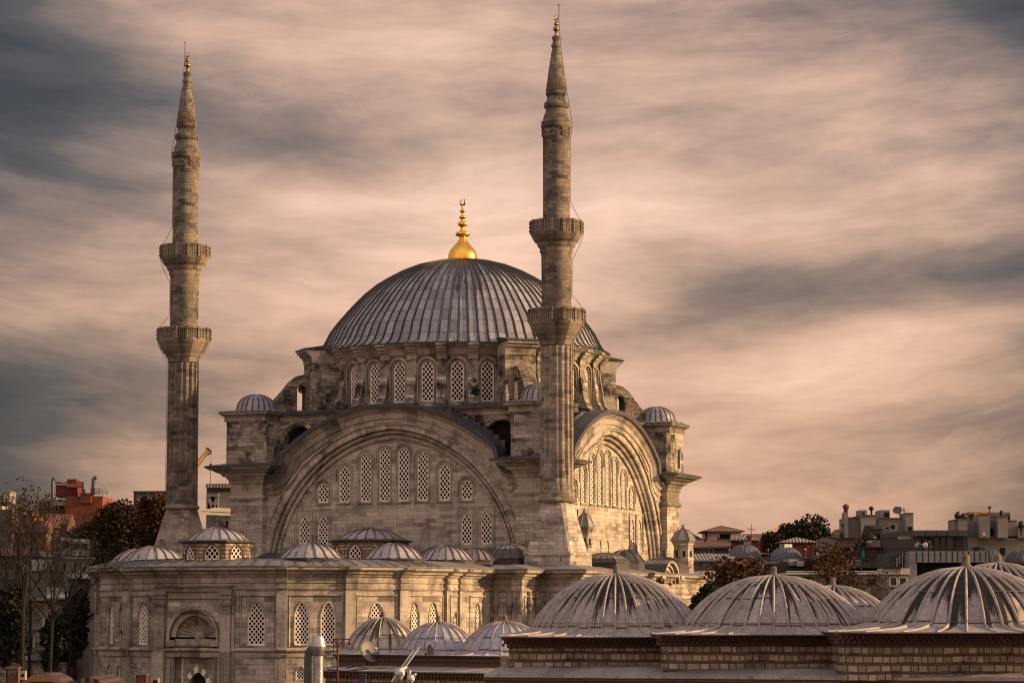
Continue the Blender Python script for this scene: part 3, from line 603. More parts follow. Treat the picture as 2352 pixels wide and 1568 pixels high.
# ------------------------------------------------------------------ minarets
def zA(y): return 64.44-(y-35)*.014632
def zB(y): return 44.37-(y-28)*.02077
def minaret(x, y, label, rodside):
    wx, wy = rotm(x, y); t = thing('minaret', label, 'minaret', (wx, wy, 0), MR, 'stone minarets flanking the domed hall'); a = .01422; b = .02065
    mb = MB(); c0, c1 = .12, .62
    def chs(h, c, z): return [(h, -h+c, z), (h, h-c, z), (h-c, h, z), (-h+c, h, z), (-h, h-c, z), (-h, -h+c, z), (-h+c, -h, z), (h-c, -h, z)]
    mb.loft([chs(2.25, .1, 0), chs(2.25, .1, 14.2)], cap=True); mb.loft([chs(2.32, .1, 14.15), chs(2.36, .1, 14.3), chs(2.3, .1, 14.5), chs(2.1, .1, 14.55)], cap=True)
    mb.loft([chs(2.12, .12, 14.5), chs(1.22, .35, 18.95)], cap=True); mb.build('base', ST if x > 0 else STF, t)  # left base takes a darker stone copy, imitating lens falloff
    mb = MB(); mb.zlathe([(1.3, 18.85), (1.62, 18.95), (1.72, 19.1), (1.68, 19.25), (1.56, 19.35), (1.52, 19.45)], 16, sm=False); mb.build('base_ring', TRIMM, t)
    # fluted lower shaft
    mb = MB(); n = 16; rows = []
    pat = [(0, 1.), (.16, 1.), (.22, .945), (.36, .885), (.5, .865), (.64, .885), (.78, .945), (.84, 1.)]
    zz = [19.4, 23, 27, 31, 32.7, 33.0]
    for z in zz:
        rr = 1.52+(1.46-1.52)*(z-19.4)/13.6; rows.append([(rr*(f if z < 32.8 and z > 19.5 else 1)*math.cos(2*PI*(k+o_)/n), rr*(f if z < 32.8 and z > 19.5 else 1)*math.sin(2*PI*(k+o_)/n), z) for k in range(n) for o_, f in pat])
    uv = [[(j*2*PI*1.5/128, z) for j in range(129)] for z in zz]; mb.grid(rows, uv, True, 0, False); mb.build('fluted_shaft', STF if x > 0 else STM, t)  # lens falloff put into colour: left shaft darker than the right
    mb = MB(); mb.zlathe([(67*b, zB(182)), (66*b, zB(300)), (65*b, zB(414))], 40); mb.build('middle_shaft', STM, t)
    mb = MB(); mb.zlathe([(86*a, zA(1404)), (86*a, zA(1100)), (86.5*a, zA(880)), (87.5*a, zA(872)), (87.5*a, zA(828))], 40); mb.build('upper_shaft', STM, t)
    for rp, z0, prof in ((121*b, zB(415), [(72, 572), (71, 566), (75, 562), (74, 556), (80, 548), (86, 541), (84, 536), (95, 530), (98, 522), (106, 512), (112, 500), (116, 488), (121, 482), (121, 472)]),
                         (113*b, zB(28), [(67, 184), (69, 168), (75, 162), (72, 156), (74, 148), (82, 140), (86, 130), (84, 126), (95, 121), (100, 113), (106, 103), (109, 95), (113, 90), (113, 84)])):
        zl = zB(prof[-1][1]); o = None
        mb = MB(); mb.zlathe([(r*b, zB(y_)) for r, y_ in prof]+[(rp-.35, zl)], 48); mb.zlathe([(rp-.3, zl), (1.2, zl)], 48); o = mb.build('balcony', TRIMM, t)
        mb = MB(); nn = 14; k2 = 5; r0 = rp
        mb.zlathe([(r0-.1, zl), (r0+.05, zl), (r0+.05, zl+.12), (r0-.1, zl+.12)], nn*2, sm=False); mb.zlathe([(r0-.12, z0-.14), (r0+.06, z0-.14), (r0+.06, z0), (r0-.12, z0), (r0-.12, z0-.14)], nn*2, sm=False)
        for i in range(nn):
            an = 2*PI*i/nn; ca, sa = math.cos(an), math.sin(an); mb.box((r0*ca, r0*sa, (zl+z0)/2), (.22, .17, z0-zl+.06), an)
            for hz in (.2, .5, .8): mb.box(((r0+.1)*ca, (r0+.1)*sa, zl+(z0-zl)*hz), (.14, .2, .13), an)
            for j in range(1, k2+1):
                aj = an+2*PI/nn*j/(k2+1); mb.box(((r0-.03)*math.cos(aj), (r0-.03)*math.sin(aj), (zl+z0)/2), (.1, .1, z0-zl), aj)
        mb.zlathe([(r0-.13, zl), (r0-.13, z0-.1)], nn*2, sm=False); mb.build('balustrade', TRIMM, o)
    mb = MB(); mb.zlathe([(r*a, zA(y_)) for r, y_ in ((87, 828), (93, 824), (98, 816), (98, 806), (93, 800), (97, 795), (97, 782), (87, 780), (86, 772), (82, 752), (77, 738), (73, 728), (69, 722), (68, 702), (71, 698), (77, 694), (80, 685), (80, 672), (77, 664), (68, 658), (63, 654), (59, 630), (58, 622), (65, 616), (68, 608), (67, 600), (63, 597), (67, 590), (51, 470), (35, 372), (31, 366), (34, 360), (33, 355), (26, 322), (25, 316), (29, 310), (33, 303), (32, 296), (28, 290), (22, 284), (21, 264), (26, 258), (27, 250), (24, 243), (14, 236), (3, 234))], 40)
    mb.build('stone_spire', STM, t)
    mb = MB()
    for i in range(9):
        a0_, a1_ = 2*PI*i/9, 2*PI*(i+1)/9; rr = 88.5*a; pts = [(rr*math.cos(a0_+(a1_-a0_)*j/8), rr*math.sin(a0_+(a1_-a0_)*j/8), zA(832)-.42*math.sin(PI*j/8)) for j in range(9)]
        mb.tube(pts, .055, 5); c_, s_ = math.cos(a0_), math.sin(a0_); mb.tube([(rr*c_, rr*s_, zA(828)), (rr*c_, rr*s_, zA(868)), (rr*c_, rr*s_, zA(880))], [.11, .09, .02], 6)
    mb.build('garland', TRIMM, t)
    mb = MB(); mb.lathe([(r*a, zA(y_)) for r, y_ in ((9, 236), (9, 214), (12, 208), (19, 199), (20, 192), (17, 185), (8, 180), (7, 174), (13, 168), (15, 161), (12, 154), (5, 150), (4, 142))], 18); mb.build('finial', GOLDK, t)
    mb = MB(); crescent(mb, (0, 0, zA(122)), 17*a, 4.2*a, (.9, -.42)); mb.build('crescent', GOLDK, t)
    # lightning rod and its down cable
    sx_ = rodside; ex = Vector((math.cos(MR), -math.sin(MR), 0)); q = lambda d, z: (ex.x*d*sx_, ex.y*d*sx_, z)
    mb = MB(); mb.tube([q(.26, zA(180)), q(.26, zA(44))], .035, 5); mb.lathe([(.02, zA(46)), (.08, zA(44)), (.05, zA(38)), (.005, zA(32))], 8, *q(.26, 0)[:2]); mb.bar(q(0, zA(150)), q(.26, zA(150)), .04); mb.bar(q(0, zA(170)), q(.26, zA(170)), .04); rod = mb.build('lightning_rod', IRON, t)
    mb = MB(); mb.tube([q(.28, zA(175)), q(.5, zA(350)), q(1.0, zA(600)), q(1.22, zA(690)), q(1.45, zA(790)), q(1.38, zA(850)), q(1.26, zA(900)), q(1.26, zA(1280)), q(1.75, zA(1350)), q(2.36, zA(1420)), q(2.4, zA(1500)), q(2.0, zA(1570)), q(1.42, zB(200)), q(1.40, zB(350)), q(1.9, zB(380)), q(2.54, zB(425)), q(2.5, zB(490)), q(1.6, zB(570)), q(1.55, zB(700)), q(1.6, 19.5)], .022, 4); mb.build('down_cable', IRON, rod)
    return t
minaret(19.5, -21.6, 'nearer stone minaret with two balconies, rising in front of the main dome', 1)
minaret(-19.5, -21.6, 'farther stone minaret standing alone at the left, clear of the dome, with two balconies', -1)

# ------------------------------------------------------------------ horseshoe courtyard and side gallery
court = thing('courtyard_building', 'curved stone courtyard building with carved portal and a row of low lead domes', 'courtyard', (MX, MY, 0), MR)
SB = [0, 8.5, 17.5, 23, 28.45, 34.85, 38.26, 45.74, 49.7, 55.3, 60.25, 66.22]
RXc, RYc, CYc = 16.2, 14.8, -37.5
_pts = [(-16.2, -20.), (-16.2, -37.5)]+[(RXc*math.cos(PI+PI*i/180), CYc+RYc*math.sin(PI+PI*i/180)) for i in range(1, 181)]
_S = [0]
for p, q in zip(_pts, _pts[1:]): _S.append(_S[-1]+math.dist(p, q))
def atS(s):
    for i in range(len(_S)-1):
        if _S[i+1] >= s-1e-6: f = (s-_S[i])/(_S[i+1]-_S[i]); return (_pts[i][0]+(_pts[i+1][0]-_pts[i][0])*f, _pts[i][1]+(_pts[i+1][1]-_pts[i][1])*f)
    return _pts[-1]
CPATH = [atS(s) for s in SB]
SIDE = [(16.2, -33.6), (16.2, -29), (19.3, -29), (19.3, -25.2), (23.2, -25.2), (23.2, -19.5), (21, -19.5), (21, -4.2), (21.6, -4.2), (21.6, 3.4), (21, 3.4), (21, 15), (16.5, 15)]
FULL = CPATH+SIDE
mbW = MB(); mbT = MB(); mbR = MB(); ZT = 12.3
def facet(a, b, sl, wins):
    L = math.dist(a, b); tx, ty = (b[0]-a[0])/L, (b[1]-a[1])/L; Fn = frame(a[0], a[1], tx, ty); hs = []
    for s_, w, z0, z1, kind in wins:
        if isinstance(s_, tuple): x = s_[0]*L
        else: x = (s_-sl)
        hs.append(archp(w, z0, z1, kind, x))
    panel(mbW, Fn, [(0, 0), (L, 0), (L, ZT), (0, ZT)], hs)
    for h, (s_, w, z0, z1, kind) in zip(hs, wins): window(court, Fn, h, .5, wall=STW, sx=.34 if z1 > 6 else .3, sz=.43 if z1 > 6 else .3, bw=.068 if z1 > 6 else .05, frm=.09)
    return Fn, L
big = (6.53, 9.95, 'cusp'); sm = (3.75, 4.8, 'pointed')
WIN = {0: [((.5,), 1.2, *big)], 1: [((.5,), 1.2, *big)], 2: [((.5,), 1.2, *big)], 3: [((.5,), 1.2, *big)], 4: [(31.48, 1.0, *big), (33.66, 1.0, *big), (31.1, .7, *sm), (33.25, .7, *sm)], 5: [(36.85, 1.25, *big)], 6: [],
       7: [(47.6, 1.4, *big)], 8: [(51.35, 1.2, *big), (53.5, 1.2, *big), (51.3, .8, *sm)], 9: [(57.8, 1.4, *big)], 10: [(61.85, 1.05, *big), (64.3, 1.15, *big)],
       11: [((.42,), .6, 7.0, 9.2, 'cusp')], 12: [(70.6-66.22+67.5-3.3, .9, *big)]}
for i in range(len(FULL)-1):
    a, b = FULL[i], FULL[i+1]; sl = SB[i] if i < len(SB) else 0; L = math.dist(a, b)
    w = WIN.get(i, [])
    if i == 12: w = [((.5,), .95, *big)]
    if i in (6,):
        tx, ty = (b[0]-a[0])/L, (b[1]-a[1])/L; PF = frame((a[0]+b[0])/2, (a[1]+b[1])/2, tx, ty); PL = L
        hole = [(-2.2, 0), (2.2, 0)]+[(2.2*math.cos(PI*j/16), 7.15+2.2*math.sin(PI*j/16)) for j in range(17)]
        panel(mbW, PF, [(-L/2, 0), (-2.2, 0)]+hole[::-1][:-2]+[(2.2, 0), (L/2, 0), (L/2, ZT), (-L/2, ZT)], []); continue
    if i == 15: w = [((.5,), 1.1, 6.9, 9.4, 'cusp')]
    if i in (18, 22): w = [((.2,), .75, 6.9, 9.5, 'cusp'), ((.32,), .75, 6.9, 9.5, 'cusp'), ((.6,), .75, 6.9, 9.5, 'cusp'), ((.75,), .75, 6.9, 9.5, 'cusp')]
    Fn, L = facet(a, b, sl, w)
    if L > 3.:
        for z in (10.55,): mbT.bar(Fn(.6, z, .05), Fn(L-.6, z, .05), .14, .1)
        for s_ in (.6, L-.6): mbT.bar(Fn(s_, 6.4, .03), Fn(s_, 10.55, .03), .08, .1)
mbW.build('courtyard_wall', STW, court)
CORN = [(0, 10.95), (.08, 11.0), (.12, 11.14), (.04, 11.2), (.03, 11.5), (.12, 11.55), (.14, 11.68), (.05, 11.72), (.05, 12.0), (.2, 12.05), (.28, 12.2), (.5, 12.28), (.55, 12.42), (.8, 12.52), (.95, 12.62), (.98, 12.8)]
STRING = [(0, 5.5), (.1, 5.55), (.14, 5.75), (.08, 5.8), (.12, 5.95), (.3, 6.05), (.32, 6.15), (0, 6.3)]
BASE = [(.25, 0), (.25, 1.2), (.12, 1.35), (0, 1.4)]
for pr in (CORN, STRING, BASE): mbT.sweep(pr, FULL)
# pilasters with their own broken-forward cornice
def pil(s, w=.9, d=.22):
    p, q = atS(s-w/2), atS(s+w/2); pilseg(p, q, d)
def pilseg(p, q, d=.22):
    L = math.dist(p, q); tx, ty = (q[0]-p[0])/L, (q[1]-p[1])/L; Fn = frame(p[0], p[1], tx, ty)
    for c, D, z0, z1 in ((L/2, d, 0, 10.95),): mbT.loft([[Fn(0, z0, -.1), Fn(0, z0, D), Fn(L, z0, D), Fn(L, z0, -.1)], [Fn(0, z1, -.1), Fn(0, z1, D), Fn(L, z1, D), Fn(L, z1, -.1)]])
    for pr in (CORN, STRING): mbT.sweep([(-.3, pr[0][1])]+[(x+d, z+.012) for x, z in pr]+[(-.3, pr[-1][1]+.012)], [p, q])
for s in (28.45, 34.85, 49.7, 55.3, 60.25, 66.2, 23, 17.5): pil(s)
pilseg((16.2, -35.4), (16.2, -34.6)); pilseg((16.2, -30.2), (16.2, -29.3))
# engaged columns on the projecting corner
for x, y in ((16.9, -29.12), (18.2, -29.12), (19.2, -29.1), (19.42, -27.6), (19.42, -25.9), (20.2, -25.32), (22.9, -25.32), (23.32, -24.6), (23.32, -20.1)):
    mbT.zlathe([(.3, 0), (.3, 1.5), (.22, 1.6), (.22, 8.0), (.3, 8.1), (.2, 8.25), (.2, 9.6), (.3, 9.7), (.34, 10.2), (.22, 10.25), (.22, 11.0)], 14, x, y)
mbT.build('courtyard_mouldings', TRIM, court)
# portal
mb = MB(); PFd = lambda dd: (lambda s, z, d=0.: PF(s, z, d+dd))
n = 16
for i in range(n):       # ribbed shell of the half-dome niche
    a0, a1 = PI*i/n, PI*(i+1)/n
    for j in range(8):
        f0, f1 = .25+1.95*j/8, .25+1.95*(j+1)/8
        def sp(a, f, mid=0): return PF(f*math.cos(a), 7.15+f*math.sin(a), -1.25*math.sqrt(max(0, 1-(f/2.2)**2))-.02-mid*.16*f/2.2)
        am = (a0+a1)/2
        mb.face([sp(a0, f0), sp(am, f0, 1), sp(am, f1, 1), sp(a0, f1)]); mb.face([sp(am, f0, 1), sp(a1, f0), sp(a1, f1), sp(am, f1, 1)])
mb.zlathe([(.45, 7.0), (.5, 7.2), (.4, 7.5), (.1, 7.6)], 12, *PF(0, 0, -1.15)[:2])
mb.build('portal_shell', TRIM, court)
mb = MB(); archivolt(mb, PF, 0, 7.15, 2.2, 2.45, 0, .22, .5, 20); archivolt(mb, PF, 0, 7.15, 1.75, 2.2, -.5, -.12, 0, 20)
for sg in (-1, 1):
    mb.box(PF(sg*3.1, 4.8, .1), (.95, .5, 9.6), math.atan2(PF(1, 0)[1]-PF(0, 0)[1], PF(1, 0)[0]-PF(0, 0)[0]))
RZ = math.atan2(PF(1, 0)[1]-PF(0, 0)[1], PF(1, 0)[0]-PF(0, 0)[0])
def pb(s, z, d, w, dp, h, m=mb): m.box(PF(s, z, d), (w, dp, h), RZ)
for sg in (-1, 1):
    for z, w, h, d in ((9.75, 1.05, .16, .16), (10.05, 1.1, .45, .2), (10.4, 1.2, .25, .26), (10.75, 1.3, .35, .3)): pb(sg*3.1, z, d-.05, w, .55, h)
    pb(sg*3.75, 5.4, .04, .25, .3, 10.8); mb.zlathe([(.2, 0), (.2, 6.2)], 14, *PF(sg*2.0, 0, -.1)[:2]); pb(sg*2.1, 6.65, -.1, .75, .75, .5)
pb(0, 6.75, -.45, 3.6, .7, .5); pb(0, 6.45, -.5, 3.5, .6, .15); pb(0, 6.1, -.75, 3.5, .5, .3)
pb(0, 10.9, .12, 7.4, .3, .14); pb(0, 11.3, .18, 7.5, .3, .16); pb(0, 10.3, .05, 5.0, .2, .1)
mb.build('portal_frame', TRIM, court)
mb = MB(); D1 = PFd(-.8); dh = archp(1.72, 0, 4.3, 'pointed'); panel(mb, D1, [(-2.25, 0), (-.86, 0)]+dh[::-1][:-2]+[(.86, 0), (2.25, 0), (2.25, 7.0), (-2.25, 7.0)], [])
ring(mb, D1, dh, 0, -.5); mb.build('portal_back_wall', STW, court)
mb = MB(); mk = MB(); op = archp(2.6, 0, 4.85, 'pointed')
for i in range(2, len(op)-1):
    f = lambda q, r_: (q[0], q[1])
    (mb if i % 2 else mk).face([D1(*op[i], .03), D1(*op[i+1], .03), D1(*dh[i+1], .03), D1(*dh[i], .03)])
for sg in (-1, 1): pb(sg*1.45, 3., -.78, .12, .12, 6.0, mb)
mb.build('door_arch', LAT, court); mk.build('door_arch_grey_stones', plain('grey_marble', (.16, .165, .165), .7), court)
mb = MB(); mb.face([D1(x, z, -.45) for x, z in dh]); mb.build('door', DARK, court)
# roof
mb = MB(); mb.sweep([(.99, 12.78), (1.03, 12.92), (-2.0, 13.5), (-6.3, 13.62)], CPATH+[(16.2, -29.0)], nu=1.1); mb.sweep([(.99, 12.78), (1.03, 12.92), (-1.3, 13.35)], SIDE[1:], nu=1.1)
mb.prism([(15.2, -28.), (18., -28.), (18., -24.), (22, -24), (22, -20.6), (19.8, -20.6), (19.8, 14), (14, 14), (14, -14), (9.5, -14), (9.5, -28)], 12.9, 13.34); mb.prism([(-15, -24), (-9.5, -24), (-9.5, -15.5), (-15, -15.5)], 12.9, 13.4); mb.prism([(-10, -22), (10, -22), (10, -15.2), (-10, -15.2)], 12.9, 13.38); mb.build('lead_roof', LEADR, court)
mb = MB()
for s in [x*1.15+.4 for x in range(int(_S[-1]/1.15)-1)]:
    p, q = atS(s), atS(s+.05); l = math.dist(p, q) or 1; nx, ny = (q[1]-p[1])/l, -(q[0]-p[0])/l
    if p[1] < -29.5 or p[0] < 0: mb.tube([(p[0]+nx*d, p[1]+ny*d, z) for d, z in ((1.02, 12.96), (-.5, 13.27), (-2.0, 13.55), (-4.5, 13.62))], .035, 4)
mb.build('roof_seams', LEADP, court)
mb = MB(); mb.sweep([(-6.3, 13.6), (-6.3, 0)], CPATH+[(16.2, -24.)]); mb.build('inner_wall', STW, court)
# low lead domes
def cdome(x, y, r, z0, h, sides=4, base=12.9, mat=LEADP, nr=18, rot=0., wall=LEADR):
    mb = MB(); rr = r*1.03
    if sides == 4: poly = [(x+rr*sx_, y+rr*sy_) for sx_, sy_ in ((1, -1), (1, 1), (-1, 1), (-1, -1))]
    else: poly = [(x+rr*math.cos(rot+2*PI*(i+.5)/sides), y+rr*math.sin(rot+2*PI*(i+.5)/sides)) for i in range(sides)]
    mb.prism(poly, base, z0); o = mb.build('dome_base', wall, court)
    mb = MB(); mb.sweep([(0, z0-.12), (.1, z0-.1), (.12, z0+.02), (-.3, z0+.12)], poly, True); mb.build('base_edge', LEADK, o)
    pr = [(r*1.05, z0+.02), (r*1.0, z0+.1), (r*.95, z0+.2)]+[(r*.93*math.sin(a)/math.sin(1.15), z0+.22+(h-.22)*(math.cos(a)-math.cos(1.15))/(1-math.cos(1.15))) for a in [1.15*(1-i/8) for i in range(8)]]+[(.02, z0+h)]
    mb = MB(); mb.lathe(pr, nr*2, x, y, nr); ribs(mb, pr[:-1], nr, .12, .075, x, y, a0=.13); mb.build('lead_dome', mat, o); return o
cdome(-8.6, -44, 2.6, 13.55, 1.25, 8); cdome(-13.0, -39.4, 2.5, 13.5, 1.2, 8); cdome(7.9, -46.3, 2.62, 13.56, 1.3, 8); cdome(12.5, -40.2, 2.5, 13.6, 1.3, 8); cdome(13, -31.0, 2.35, 13.66, 1.32, 8, nr=20)
cdome(13.3, -25.7, 1.95, 13.75, 1.1, 8, mat=LEADR); cdome(12.6, -18.2, 2.0, 14.05, 1.1, 8, mat=LEADR); cdome(6.4, -18.4, 2.4, 13.8, 1.45, 8, mat=LEADR); cdome(-11.2, -18.6, 2.2, 13.5, 1.3, 8, mat=LEADK); cdome(-7, -18.4, 2.4, 13.8, 1.2, 8, mat=LEADR)
def hip(x, y, hw, hd, z0, h, base, top=.35):
    mb = MB(); mb.prism([(x+hw, y-hd), (x+hw, y+hd), (x-hw, y+hd), (x-hw, y-hd)], base, z0); o = mb.build('dome_base', LEADR, court); mb = MB(); rings = []
    for i in range(7):
        f = i/6; k = 1.06-(1.06-top*.2)*(f**1.35); rings.append([(x+hw*k*a, y+hd*k*b, z0+h*math.sin(f*PI/2)**1.1) for a, b in ((1, -1), (1, 1), (-1, 1), (-1, -1))])
    mb.loft(rings); 
    for sgx, sgy in ((1, -1), (1, 1), (-1, 1), (-1, -1)): mb.tube([(x+hw*(1.06-(1.06-top*.2)*((i/6)**1.35))*sgx, y+hd*(1.06-(1.06-top*.2)*((i/6)**1.35))*sgy, z0+.03+h*math.sin(i/6*PI/2)**1.1) for i in range(7)], .06, 5)
    for a in (-.5, 0, .5):
        for ax in ((a, -1), (1, a), (a, 1), (-1, a)): mb.tube([(x+hw*(1.06-(1.06-top*.2)*((i/6)**1.35))*ax[0], y+hd*(1.06-(1.06-top*.2)*((i/6)**1.35))*ax[1], z0+.03+h*math.sin(i/6*PI/2)**1.1) for i in range(7)], .04, 4)
    mb.build('lead_dome', LEADP, o); return o
hip(14.4, -20.6, 1.62, 1.62, 14.0, 1.3, 12.9); hip(19.2, -9.2, 1.7, 1.7, 13.75, .95, 12.9)
cdome(18.9, -3.6, 1.85, 14.0, 1.1, 8, mat=LEADK, nr=10); o = hip(19, 7, 1.9, 1.9, 13.6, 1.0, 12.9)
mb = MB(); mb.lathe([(.35, 14.5), (.4, 14.6), (.22, 14.75), (.36, 14.9), (.2, 15.05), (.3, 15.2), (.12, 15.4), (.02, 15.5)], 12, 19, 7); mb.build('dome_finial', LEADK, o)
# raised octagonal lantern drums with lattice windows
def lantern(x, y, r, z0, z1, ze, rise, a0, win_h, brickc=False):
    n = 8; mb = MB(); first = None; fr = []
    for i in range(n):
        a = a0+2*PI*i/n; hw = r*math.tan(PI/n); Fn = frame(x+r*math.cos(a), y+r*math.sin(a), -math.sin(a), math.cos(a)); h = archp(1.25, z0+.25, z0+.25+win_h, 'pointed'); panel(mb, Fn, [(-hw, z0), (hw, z0), (hw, z1), (-hw, z1)], [h]); fr.append((Fn, h))
    o = mb.build('lantern_drum', RUB2, court)
    for Fn, h in fr:
        w = window(o, Fn, h, .3, .42, .52, .07, .12, wall=BRKC)
    for w in [c for c in o.children if c.name.startswith('window')]:
        for c in list(w.children): c.parent = o
    mb = MB(); oc = [(x+r*1.03*math.cos(a0+2*PI*(i+.5)/n)/math.cos(PI/n), y+r*1.03*math.sin(a0+2*PI*(i+.5)/n)/math.cos(PI/n)) for i in range(n)]
    mb.sweep([(-.2, z1-.15), (.12, z1-.1), (.25, z1), (.26, z1+.08), (-.6, z1+.25)], oc, True); mb.build('lantern_eave', LEADK, o)
    rr = r*1.0; pr = [(rr*1.02, z1+.1), (rr*.95, z1+.22)]+[(rr*.9*math.sin(a)/math.sin(1.1), z1+.28+(rise-.28)*(math.cos(a)-math.cos(1.1))/(1-math.cos(1.1))) for a in [1.1*(1-i/8) for i in range(8)]]+[(.02, z1+rise)]
    mb = MB(); mb.lathe(pr, 48, x, y, 20); ribs(mb, pr[:-1], 20, .11, .07, x, y); mb.build('lead_dome', LEADP, o)
RUB2 = brickstone('rubble_and_brick', (.34, .29, .22), (.16, .085, .05))
lantern(0.0, -48.0, 2.72, 13.2, 14.95, 15, 1.2, R(-90+24-3), 1.25); lantern(-.6, -18.9, 3.3, 13.3, 15.75, 16, 1.2, R(-66+22.5), 1.9)
# curved pediment over the side portal
mb = MB(); SF = frame(21.6, -.4, 0, 1)
for r0, r1, d in ((1.35, 1.7, .35), (1.7, 2.0, .6), (2.0, 2.25, .95)): archivolt(mb, SF, 0, 11.9, r0, r1, -1.5, d, 0, 18)
for sg in (-1, 1): mb.box(SF(sg*2.6, 12.55, .4), (1.4, .9, .3)); mb.tube([SF(sg*(2.1+.35*j/4), 12.2+.35*abs(j-2)/2, .7) for j in range(5)], .16, 6)
mb.build('curved_pediment', TRIM, court)
mb = MB(); mb.face([SF(1.4*math.cos(PI*i/16), 11.9+1.4*math.sin(PI*i/16), .05) for i in range(17)]); mb.build('pediment_recess', DARK, court)
mb = MB(); mb.grid([[SF(2.28*math.cos(PI*i/16), 11.9+2.28*math.sin(PI*i/16), d) for i in range(17)] for d in (1.0, -2.6)]); mb.build('pediment_lead', LEADR, court)
# ------------------------------------------------------------------ helpers for things laid out in world metres
def wloc(o):
    p = Vector((0, 0, 0))
    while o: p += o.location; o = o.parent
    return p
def bw(mb, name, mats, parent=None):
    """build from world coordinates: under a parent, or as a thing with its origin at its base"""
    if parent: L = wloc(parent)
    else:
        xs = [v[0] for v in mb.v]; ys = [v[1] for v in mb.v]; L = Vector(((min(xs)+max(xs))/2, (min(ys)+max(ys))/2, min(v[2] for v in mb.v)))
    for i, q in enumerate(mb.u):
        if q is None and False: pass
    mb.v = [(v[0]-L.x, v[1]-L.y, v[2]-L.z) for v in mb.v]; o = mb.build(name, mats, parent)
    if not parent: o.location = L
    return o
def pxbox(mb, u0, u1, v0, v1, Y, dep, mi=0, rz=0.):
    a, b = ptY(u0, v1, Y), ptY(u1, v0, Y); mb.box(((a.x+b.x)/2, Y+dep/2, (a.z+b.z)/2), (b.x-a.x, dep, b.z-a.z), rz, mi)
# ------------------------------------------------------------------ foreground: large brick hall with lead domes
hall = thing('domed_hall', 'brick and stone market hall with big pale ribbed lead domes in the right foreground', 'hall', (11, 98, 0))
LE = [(-1.0, 95.9), (23, 88.3)]
mb = MB(); mb.sweep([(-.35, 0), (-.35, 5.9)], LE); bw(mb, 'lower_wall', BRK, hall)
def dentils(mb, path, d0, z, sp=.24, rows=2):
    for (ax, ay), (bx, by) in zip(path, path[1:]):
        L = math.dist((ax, ay), (bx, by)); tx, ty = (bx-ax)/L, (by-ay)/L; a = math.atan2(ty, tx); n = int(L/sp)
        for r_ in range(rows):
            for i in range(n):
                s = (i+.5+.5*(r_ % 2))*sp
                if s < L: mb.box((ax+tx*s+ty*(d0+.09*r_), ay+ty*s-tx*(d0+.09*r_), z+.14*r_), (sp*.5, .16, .13), a)
mb = MB(); mb.sweep([(-.35, 5.9), (-.28, 5.95), (-.28, 6.12), (-.2, 6.14), (-.2, 6.26), (-.12, 6.28), (-.12, 6.42), (-.03, 6.44), (-.03, 6.6), (.05, 6.62), (.05, 6.78)], LE); dentils(mb, LE, -.22, 6.2); bw(mb, 'brick_cornice', BRKC, hall)
mb = MB(); r2 = random.Random(3); n = 40; rows = []
for j in range(8):
    row = []
    for i in range(n+1):
        f = i/n; x = LE[0][0]+(LE[1][0]-LE[0][0])*f; y = LE[0][1]+(LE[1][1]-LE[0][1])*f; d = [.1, .08, -.25, -.6, -1.0, -1.5, -3, -7][j]; z = [6.72, 6.84, 6.87, 6.90, 6.95, 7.05, 7.15, 7.2][j]
        row.append((x+.302*-d*1.0, y-.953*d, z+(r2.uniform(-.025, .025) if j > 0 else 0)))
    rows.append(row)
mb.grid(rows, [[(i*.62, j*.35) for i in range(n+1)] for j in range(8)], False, 0, False); bw(mb, 'ledge_roof', LEADL, hall)
